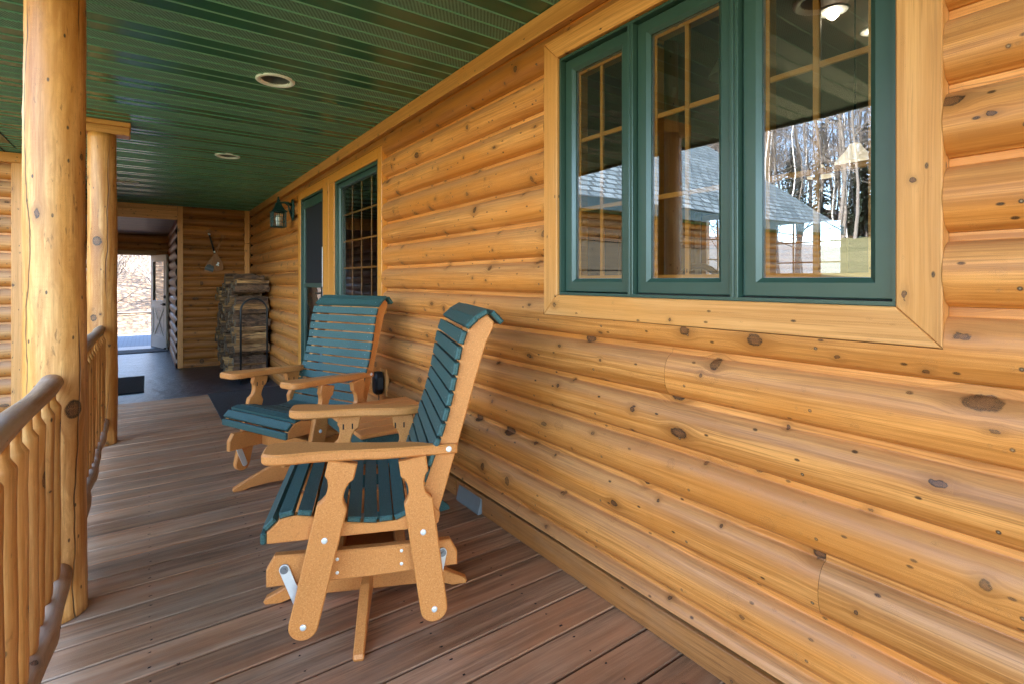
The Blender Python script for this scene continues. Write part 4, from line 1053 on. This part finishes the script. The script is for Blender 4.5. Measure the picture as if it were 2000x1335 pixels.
# crossed paddles
def paddle(A, B, out, label, dark_shaft, tip):
    """A = grip end, B = blade end, in the end wall's (x, z)"""
    A, B = Vector(A), Vector(B); t = (B - A).normalized(); n = Vector((-t.y, t.x)); L = (B - A).length; yw = YE - .008 - out
    o = empty('canoe_paddle', (A.x, yw, A.y), label, 'paddle', None)
    P = lambda u, w, h: ((t.x * u + n.x * w), -h, (t.y * u + n.y * w))
    Pt = lambda u, w, h: P(u, w, h)
    mb = MB(); mb.tube([Pt(u, 0, 0) for u in (.045, .2, L * .58)], .0135, 10); mb.build('shaft', 'black' if dark_shaft else 'baseboard', o)
    g = smooth_poly([(0, -.045), (0, .045), (.03, .03), (.05, .014), (.06, .014), (.06, -.014), (.05, -.014), (.03, -.03)], 1)
    mb = MB(); mb.prism(g, -.012, .012, Pt, .005); mb.build('grip', 'baseboard', o)
    b0 = L * .52; bl = smooth_poly([(b0, -.012), (b0, .012), (b0 + .10, .045), (b0 + .2, .068), (L - .03, .072), (L, .05), (L, -.05), (L - .03, -.072), (b0 + .2, -.068), (b0 + .10, -.045)], 1)
    mb = MB(); mb.prism(bl, -.007, .007, Pt, .003); bd = mb.build('blade', 'baseboard', o)
    if tip:
        mb = MB(); mb.prism([(L - .155, .055), (L - .13, .02), (L - .145, -.015), (L - .12, -.055), (L - .03, -.068), (L - .03, .068)], .0072, .0095, Pt, .0005); mb.build('painted_tip', 'black', bd)
        mb = MB(); mb.prism([(L - .085, -.066), (L - .06, -.068), (L - .06, .068), (L - .085, .066)], .0097, .0105, Pt, .0003); mb.build('painted_band', 'navy', bd)
    else:
        mb = MB(); e = L - .115
        mb.prism([(e - .03, .02), (e - .01, .026), (e + .005, .008), (e + .03, .012), (e + .035, -.008), (e + .012, -.016), (e + .02, -.034), (e - .002, -.03), (e - .012, -.008), (e - .035, .0)], .0072, .009, Pt, .0003); mb.build('emblem', 'white', bd)
        for u in (.062, L * .52):
            mb = MB(); mb.tube([Pt(u, 0, 0), Pt(u + .03, 0, 0)], .0165, 10); mb.build('ferrule', 'white', o)
    return o
paddle((.838, 2.125), (1.015, 1.43), .052, 'canoe paddle with dark shaft and plain brown blade, hung crossed on the end wall', True, False)
paddle((1.075, 2.045), (.838, 1.40), .012, 'canoe paddle with pale shaft and dark green blade tip, hung crossed on the end wall', False, True)

# firewood, log by log
FX0, FX1, FY0 = .985, 1.435, 8.17
rows = []; z = PAT + .055
fr = random.Random(4)
def firelog(y0, y1, z0, z1, x0, x1, label):
    cy, cz = (y0 + y1) / 2, (z0 + z1) / 2; hy, hz = (y1 - y0) / 2 * .97, (z1 - z0) / 2 * .985
    o = MB(); n = fr.choice((6, 7, 8)); ang0 = fr.uniform(0, 6.28); bark_from = fr.uniform(0, 6.28); bark_w = fr.uniform(2.2, 4.6)
    ring_ = []
    for i in range(n):
        a = 6.2832 * (i + fr.uniform(-.25, .25)) / n; ca, sa = math.cos(a), math.sin(a)
        k = 1 / max(abs(ca) ** 2.6 + abs(sa) ** 2.6, .001) ** (1 / 2.6); k *= fr.uniform(.80, 1.05); ring_.append((ca * hy * k, sa * hz * k))
    m = 7; sd = fr.uniform(0, 50); base = 0
    for j in range(m):
        x = x0 + (x1 - x0) * j / (m - 1); s = 1 + .03 * math.sin(j * 1.7 + sd)
        for p, q in ring_: o.v.append((x + (fr.uniform(-.008, .008) if j in (0, m - 1) else 0), p * s + fr.uniform(-.007, .007), q * s + fr.uniform(-.007, .007)))
    for j in range(m - 1):
        for i in range(n):
            k = (i + 1) % n; am = math.atan2(ring_[i][1] + ring_[k][1], ring_[i][0] + ring_[k][0]); d = (am - bark_from) % 6.2832
            u0, u1 = (x1 - x0) * j / (m - 1), (x1 - x0) * (j + 1) / (m - 1)
            o.face([j * n + i, j * n + k, (j + 1) * n + k, (j + 1) * n + i], [(u0, i * .04, sd), (u0, (i + 1) * .04, sd), (u1, (i + 1) * .04, sd), (u1, i * .04, sd)], 1 if d < bark_w else 0)
    for j, rev in ((0, True), (m - 1, False)):
        ix = [j * n + i for i in range(n)]; ix = ix[::-1] if not rev else ix
        o.face(ix, [(o.v[q][1], o.v[q][2], sd) for q in ix], 2)
    ob = o.build('firewood_log', ['split', 'firebark', 'fireend']); ob.location = (0, cy, cz); ob.rotation_euler = (0, fr.uniform(-.03, .03), fr.uniform(-.04, .04))
    # origin sits on the axis, keep x in the mesh
    return tag(ob, label, 'firewood', 'split firewood stacked in the corner under the paddles')
hs = [.17, .155, .14, .175, .10, .125, .16, .155, .12, .105]
names = ['bottom grey bark log', 'second lowest dark bark log', 'third lowest grey log', 'wide dark log below the middle', 'pale thin split log across the middle', 'dark log just above the pale middle one', 'brown bark log', 'dark log under the pale top splits', 'pale tan split log', 'topmost split log']
z = PAT + .06
for h, nm in zip(hs, names):
    firelog(FY0 + fr.uniform(0, .02), FY0 + .15, z, z + h, FX0 + .03 + fr.uniform(-.03, .02), FX1 + fr.uniform(-.01, .04), nm + ' at the front of the firewood stack'); z += h
for cidx in range(13):
    y = FY0 + .152 + cidx * .135; z = PAT + .06 - fr.uniform(0, .0); lim = 1.29 - .012 * cidx + fr.uniform(-.05, .05)
    while z < lim - .05:
        h = fr.uniform(.095, .15)
        firelog(y, y + .134, z, z + h, FX0 + fr.uniform(-.05, .045) - .001 * cidx, FX1 + fr.uniform(-.03, .02), 'split log showing its grey end in the side of the firewood stack'); z += h
rk = empty('firewood_rack', (1.2, 8.1, PAT), 'black tubular firewood rack with an arched end in front of the stacked logs', 'firewood rack')
for yy in (.0, 1.92):
    mb = MB(); P = [(-.13, yy, .0), (-.13, yy, 1.02)] + [(.04 - .17 * math.cos(R(a)), yy, 1.02 + .17 * math.sin(R(a))) for a in range(15, 180, 15)] + [(.21, yy, 1.02), (.21, yy, .0)]
    mb.tube(P, .0135, 12); mb.build('arched_end', 'black', rk)
mb = MB()
for x in (-.13, .21): mb.tube([(x, 0, .04), (x, 1.92, .04)], .0125, 10)
mb.build('base_rail', 'black', rk)

# ================================================================== SEEN THROUGH THE WINDOWS
def pendant(x, y, zb, r, h, label, lit, cord):
    o = empty('pendant_lamp', (x, y, zb), label, 'pendant lamp'); mb = MB(); n = 20
    prof = [(r, 0), (r * .97, .012), (r * .80, h * .28), (r * .55, h * .55), (r * .36, h * .80), (r * .26, h)]
    mb.tube([(0, 0, z) for _, z in prof], [q for q, _ in prof], n, False); mb.build('shade', 'lit_shade' if lit else 'frost', o)
    mb = MB(); mb.tube([(0, 0, h), (0, 0, h + .04)], [.02, .012], 10); mb.tube([(0, 0, h + .04), (0, 0, cord)], .004, 6); mb.build('cord', 'black', o)
pendant(2.20, 1.36, 2.21, .095, .155, 'white bell shaped pendant lamp inside the middle pane of the triple window', False, .40)
pendant(2.60, 1.00, 1.795, .080, .085, 'glowing cream lamp shade inside the largest pane, in front of the mirrored trees', True, .82)
pendant(2.72, 1.20, 1.775, .058, .06, 'smaller glowing lamp shade half behind the larger one in the window', True, .84)
for x, y, lb in ((2.81, 1.18, 'lit round bulb in the ceiling indoors, near the top of the largest pane'), (3.21, 1.14, 'lit bulb indoors at the right edge of the largest pane')):
    o = empty('ceiling_bulb', (x, y, RZ), lb, 'ceiling bulb')
    mb = MB(); mb.tube([(0, 0, -.001), (0, 0, -.03), (0, 0, -.045)], [.024, .026, .01], 14); mb.build('bulb', 'lit_bulb', o)
    mb = MB(); mb.tube([(0, 0, -.0005), (0, 0, -.006)], [.07, .065], 20); mb.build('rim', 'white', o)
mb = MB(); mb.tube([(2.45, 1.92, -.02 + i * .33) for i in range(9)], [.085, .08, .083, .078, .08, .076, .079, .075, .074], 18, True, 0, .05); tag(mb.build('log_column', 'dark_log'), 'brown log column standing indoors behind the middle pane', 'column')
fg = empty('refrigerator', (3.2, 3.7, -.02), 'dark refrigerator indoors behind the narrowest left pane', 'refrigerator')
mb = MB(); mb.box((-.4, -.35, 0), (.4, .35, 1.72), .015); mb.build('cabinet', 'navy', fg); mb = MB(); mb.box((-.42, -.362, .7), (-.401, .352, 1.71), .008); mb.box((-.42, -.362, .03), (-.401, .352, .69), .008); mb.build('door', 'navy', fg)
cb = empty('wall_cabinet', (3.0, 3.55, 1.78), 'honey coloured wall cabinet indoors above the refrigerator', 'cabinet')
mb = MB(); mb.box((-.35, -.38, 0), (.5, .38, .55), .006); mb.build('case', 'cab', cb); mb = MB(); mb.box((-.372, -.36, .02), (-.3505, -.005, .53), .006); mb.box((-.372, .005, .02), (-.3505, .36, .53), .006); mb.build('door', 'cab', cb)
dc = empty('dining_chair', (2.35, 1.62, -.02), 'dark round backed dining chair indoors behind the middle pane', 'dining chair')
mb = MB(); mb.tube([(-.02, .19 * math.cos(R(a)), 1.10 + .26 * math.sin(R(a))) for a in range(-20, 201, 11)], .016, 10); mb.build('backrest', 'black', dc)
mb = MB(); mb.box((-.02, -.21, .43), (.40, .21, .46), .008); mb.build('seat', 'black', dc)
for sx, sy in ((0, -.19), (0, .19), (.37, -.19), (.37, .19)):
    mb = MB(); mb.tube([(sx, sy, 0), (sx, sy, 1.02 if sx == 0 else .43)], .016, 8); mb.build('leg', 'black', dc)
cu = MB()
for y0 in (3.66, 4.28):
    cu.prism([(RX1 - .10 + .02 * math.sin(i * 1.9), y0 + i * .012) for i in range(9)] + [(RX1 - .085 + .02 * math.sin(i * 1.9), y0 + i * .012) for i in range(8, -1, -1)], .6, 2.2, lambda p, q, h: (p, q, h), .001)
tag(cu.build('curtain', 'curtain'), 'pale curtains hanging at the far window indoors', 'curtains')

# ================================================================== TREES AND BRUSH
def grow(mb, p, d, L, r, depth, rnd, spread=.5, up=.12, mi=0, sides=5):
    n = 4; path = [p]; q = p.copy(); dd = d.copy()
    for i in range(n):
        dd = (dd + Vector((rnd.uniform(-1, 1), rnd.uniform(-1, 1), rnd.uniform(-.6, .9) + up)) * .13).normalized(); q = q + dd * (L / n); path.append(q.copy())
    mb.tube(path, [r * (1 - .55 * i / n) for i in range(n + 1)], max(3, sides), False, mi, sm=True, seed=1.)
    if depth <= 0: return
    for k in range(rnd.randint(3, 5)):
        i = rnd.randint(1, n); b = path[i]; a = rnd.uniform(0, 6.28)
        nd = (dd + Vector((math.cos(a), math.sin(a), rnd.uniform(-.2, .5))) * rnd.uniform(spread, spread * 1.9)).normalized()
        grow(mb, b, nd, L * rnd.uniform(.42, .68), r * (1 - .5 * i / n) * .5, depth - 1, rnd, spread, up, mi, sides - 1)
def bare_tree(h, r, seed, bark, lean=0.):
    rnd = random.Random(seed); o = empty('bare_tree', (0, 0, 0), 'x', 'tree'); mb = MB(); P = []; n = 9
    for i in range(n + 1): P.append(Vector((lean * h * (i / n) ** 1.5 + .012 * h * math.sin(i * 1.3 + seed), .012 * h * math.cos(i * 1.1 + seed), -.3 + h * i / n)))
    mb.tube(P, [r * (1 - .85 * i / n) for i in range(n + 1)], 8, False); mb.build('trunk', bark, o)
    mb = MB()
    for k in range(30):
        i = rnd.uniform(n * .22, n); b = P[int(i)].lerp(P[min(n, int(i) + 1)], i % 1); a = rnd.uniform(0, 6.28)
        grow(mb, b, Vector((math.cos(a), math.sin(a), rnd.uniform(.2, .9))).normalized(), h * rnd.uniform(.12, .24) * (1.15 - i / n * .6), r * .32 * (1.05 - i / n * .8), 2, rnd)
    mb.build('crown', 'twig' if bark != 'birch' else 'bark', o); return o
def fir(h, seed):
    rnd = random.Random(seed); o = empty('fir_tree', (0, 0, 0), 'x', 'tree'); mb = MB(); mb.tube([(0, 0, -.3), (0, 0, h * .5), (0, 0, h)], [.16, .09, .01], 7, False); mb.build('trunk', 'bark', o)
    mb = MB()
    for lv in range(26):
        z = h * (.10 + .88 * lv / 26); rr = h * .21 * (1 - lv / 27) + .1
        for k in range(10):
            a = rnd.uniform(0, 6.28); L = rr * rnd.uniform(.6, 1.1)
            for q in range(6):
                u = L * (q + 1) / 6; w = .16 * (1.2 - q / 7); c = Vector((math.cos(a) * u, math.sin(a) * u, z - u * .35 + rnd.uniform(-.06, .06)))
                s_ = Vector((-math.sin(a), math.cos(a), 0)) * w; f_ = Vector((math.cos(a), math.sin(a), -.3)) * (L / 7)
                mb.poly([c - s_ + Vector((0, 0, rnd.uniform(-.08, .08))), c + f_, c + s_ + Vector((0, 0, rnd.uniform(-.08, .08))), c - f_ * .6])
    mb.build('crown', 'fir', o); return o
tr = random.Random(21)
protos = [bare_tree(13, .085, 1, 'bark'), bare_tree(15, .11, 2, 'bark', .03), bare_tree(11, .06, 3, 'bark')]
births = [bare_tree(10, .07, 5, 'birch', .05), bare_tree(11, .075, 6, 'birch', -.06)]
firs = [fir(9, 8), fir(7, 9)]
used = set()
def plant(proto, x, y, sc, label, group):
    o = proto if proto.name not in used else copy_tree(proto)
    used.add(proto.name); o.location = (x, y, hgt(x, y) - .05); o.rotation_euler = (0, 0, tr.uniform(0, 6.28)); o.scale = (sc, sc, sc)
    o['label'] = label; o['group'] = group
for i in range(210):
    plant(protos[i % 3], -tr.uniform(22, 44), tr.uniform(0, 32), tr.uniform(.8, 1.25), 'bare grey tree in the hillside wood mirrored in the window', 'bare grey trees of the hillside wood')
for i in range(14):
    plant(births[i % 2], -tr.uniform(21, 27), tr.uniform(6, 19), tr.uniform(.7, 1.0), 'white birch in the hillside wood mirrored in the window', 'white birches of the hillside wood')
for i in range(34):
    plant(firs[i % 2], -tr.uniform(24, 30), tr.uniform(4, 22), tr.uniform(.45, .8), 'dark fir in the hillside wood mirrored in the window', 'dark firs of the hillside wood')
for i in range(10):
    plant(protos[i % 3], tr.uniform(-7, 4), tr.uniform(27, 40), tr.uniform(.8, 1.1), 'bare tree on the leaf strewn bank beyond the open door', 'bare trees on the leaf strewn bank')
for i in range(22):
    plant(protos[i % 3], tr.uniform(11, 24), tr.uniform(-2, 12), tr.uniform(.7, 1.0), 'bare tree seen through the far window indoors', 'bare trees behind the house')
def shrub(seed):
    rnd = random.Random(seed); o = MB()
    for k in range(16):
        a = rnd.uniform(0, 6.28); grow(o, Vector((rnd.uniform(-.25, .25), rnd.uniform(-.25, .25), -.05)), Vector((math.cos(a) * .55, math.sin(a) * .55, 1)).normalized(), rnd.uniform(.7, 1.7), .012, 2, rnd, .55, .05, 0, 4)
    return o.build('bare_shrub', 'twig')
sh = [shrub(1), shrub(2), shrub(3)]
for i in range(34):
    x, y = tr.uniform(-4.5, 1.5), tr.uniform(19.5, 29)
    o = sh[i] if i < 3 else sh[i % 3].copy()
    if i >= 3: col.objects.link(o)
    o.location = (x, y, hgt(x, y)); o.rotation_euler = (0, 0, tr.uniform(0, 6.28)); s_ = tr.uniform(.7, 1.3); o.scale = (s_, s_, s_)
    tag(o, 'leafless brush on the sunlit bank beyond the open door', 'shrub', 'leafless brush on the bank')
fb = empty('fallen_branch', (-.6, 19.0, hgt(-.6, 19.0)), 'long fallen branch lying across the leaves beyond the open door', 'branch')
mb = MB(); rnd = random.Random(2); grow(mb, Vector((-1.6, .3, .30)), Vector((1, -.12, -.05)).normalized(), 3.0, .045, 2, rnd, .35, 0., 0, 6); mb.build('limb', 'bark', fb)

for root in (house, wing, proof):
    bpy.context.view_layer.update()
    for k in kids(root): k.matrix_parent_inverse = root.matrix_world.inverted()

# ================================================================== LIGHT AND CAMERA
AZ = Vector((.97, .06, 0)).normalized(); ELEV = R(38)
sd = Vector((AZ.x * math.cos(ELEV), AZ.y * math.cos(ELEV), math.sin(ELEV)))
w = bpy.data.worlds.new('World'); scene.world = w; w.use_nodes = True; nt = w.node_tree; nt.nodes.clear()
sky = nt.nodes.new('ShaderNodeTexSky'); sky.sky_type = 'NISHITA'; sky.sun_disc = False; sky.sun_elevation = ELEV; sky.sun_rotation = math.atan2(sd.x, sd.y); sky.air_density = 1.; sky.dust_density = .1; sky.ozone_density = 2.5
bg = nt.nodes.new('ShaderNodeBackground'); bg.inputs[1].default_value = .12; ow = nt.nodes.new('ShaderNodeOutputWorld')
nt.links.new(sky.outputs[0], bg.inputs[0]); nt.links.new(bg.outputs[0], ow.inputs[0])
L = bpy.data.lights.new('sun', 'SUN'); L.energy = 3.4; L.angle = R(.5); L.color = (1., .94, .86)
lo = bpy.data.objects.new('sun', L); col.objects.link(lo); lo.rotation_euler = sd.to_track_quat('Z', 'Y').to_euler()

cam = bpy.data.cameras.new('camera'); co = bpy.data.objects.new('camera', cam); col.objects.link(co)
co.location = (0, 0, 1.265); co.rotation_euler = (R(90), 0, R(-35.3)); cam.sensor_width = 36; cam.lens = 36 * 1006 / 2000; cam.shift_y = -(667.5 - 548) / 2000; cam.clip_end = 1500; cam.clip_start = .05
scene.camera = co
vs = scene.view_settings; vs.view_transform = 'Standard'; vs.look = 'None'; vs.exposure = 4.4; vs.gamma = 1
scene.cycles.max_bounces = 10; scene.cycles.diffuse_bounces = 5; scene.cycles.glossy_bounces = 4; scene.cycles.transparent_max_bounces = 12
scene.cycles.sample_clamp_indirect = 6.; scene.cycles.caustics_reflective = False; scene.cycles.caustics_refractive = False
scene.cycles.use_denoising = True; scene.cycles.denoiser = 'OPENIMAGEDENOISE'; scene.cycles.denoising_prefilter = 'NONE'
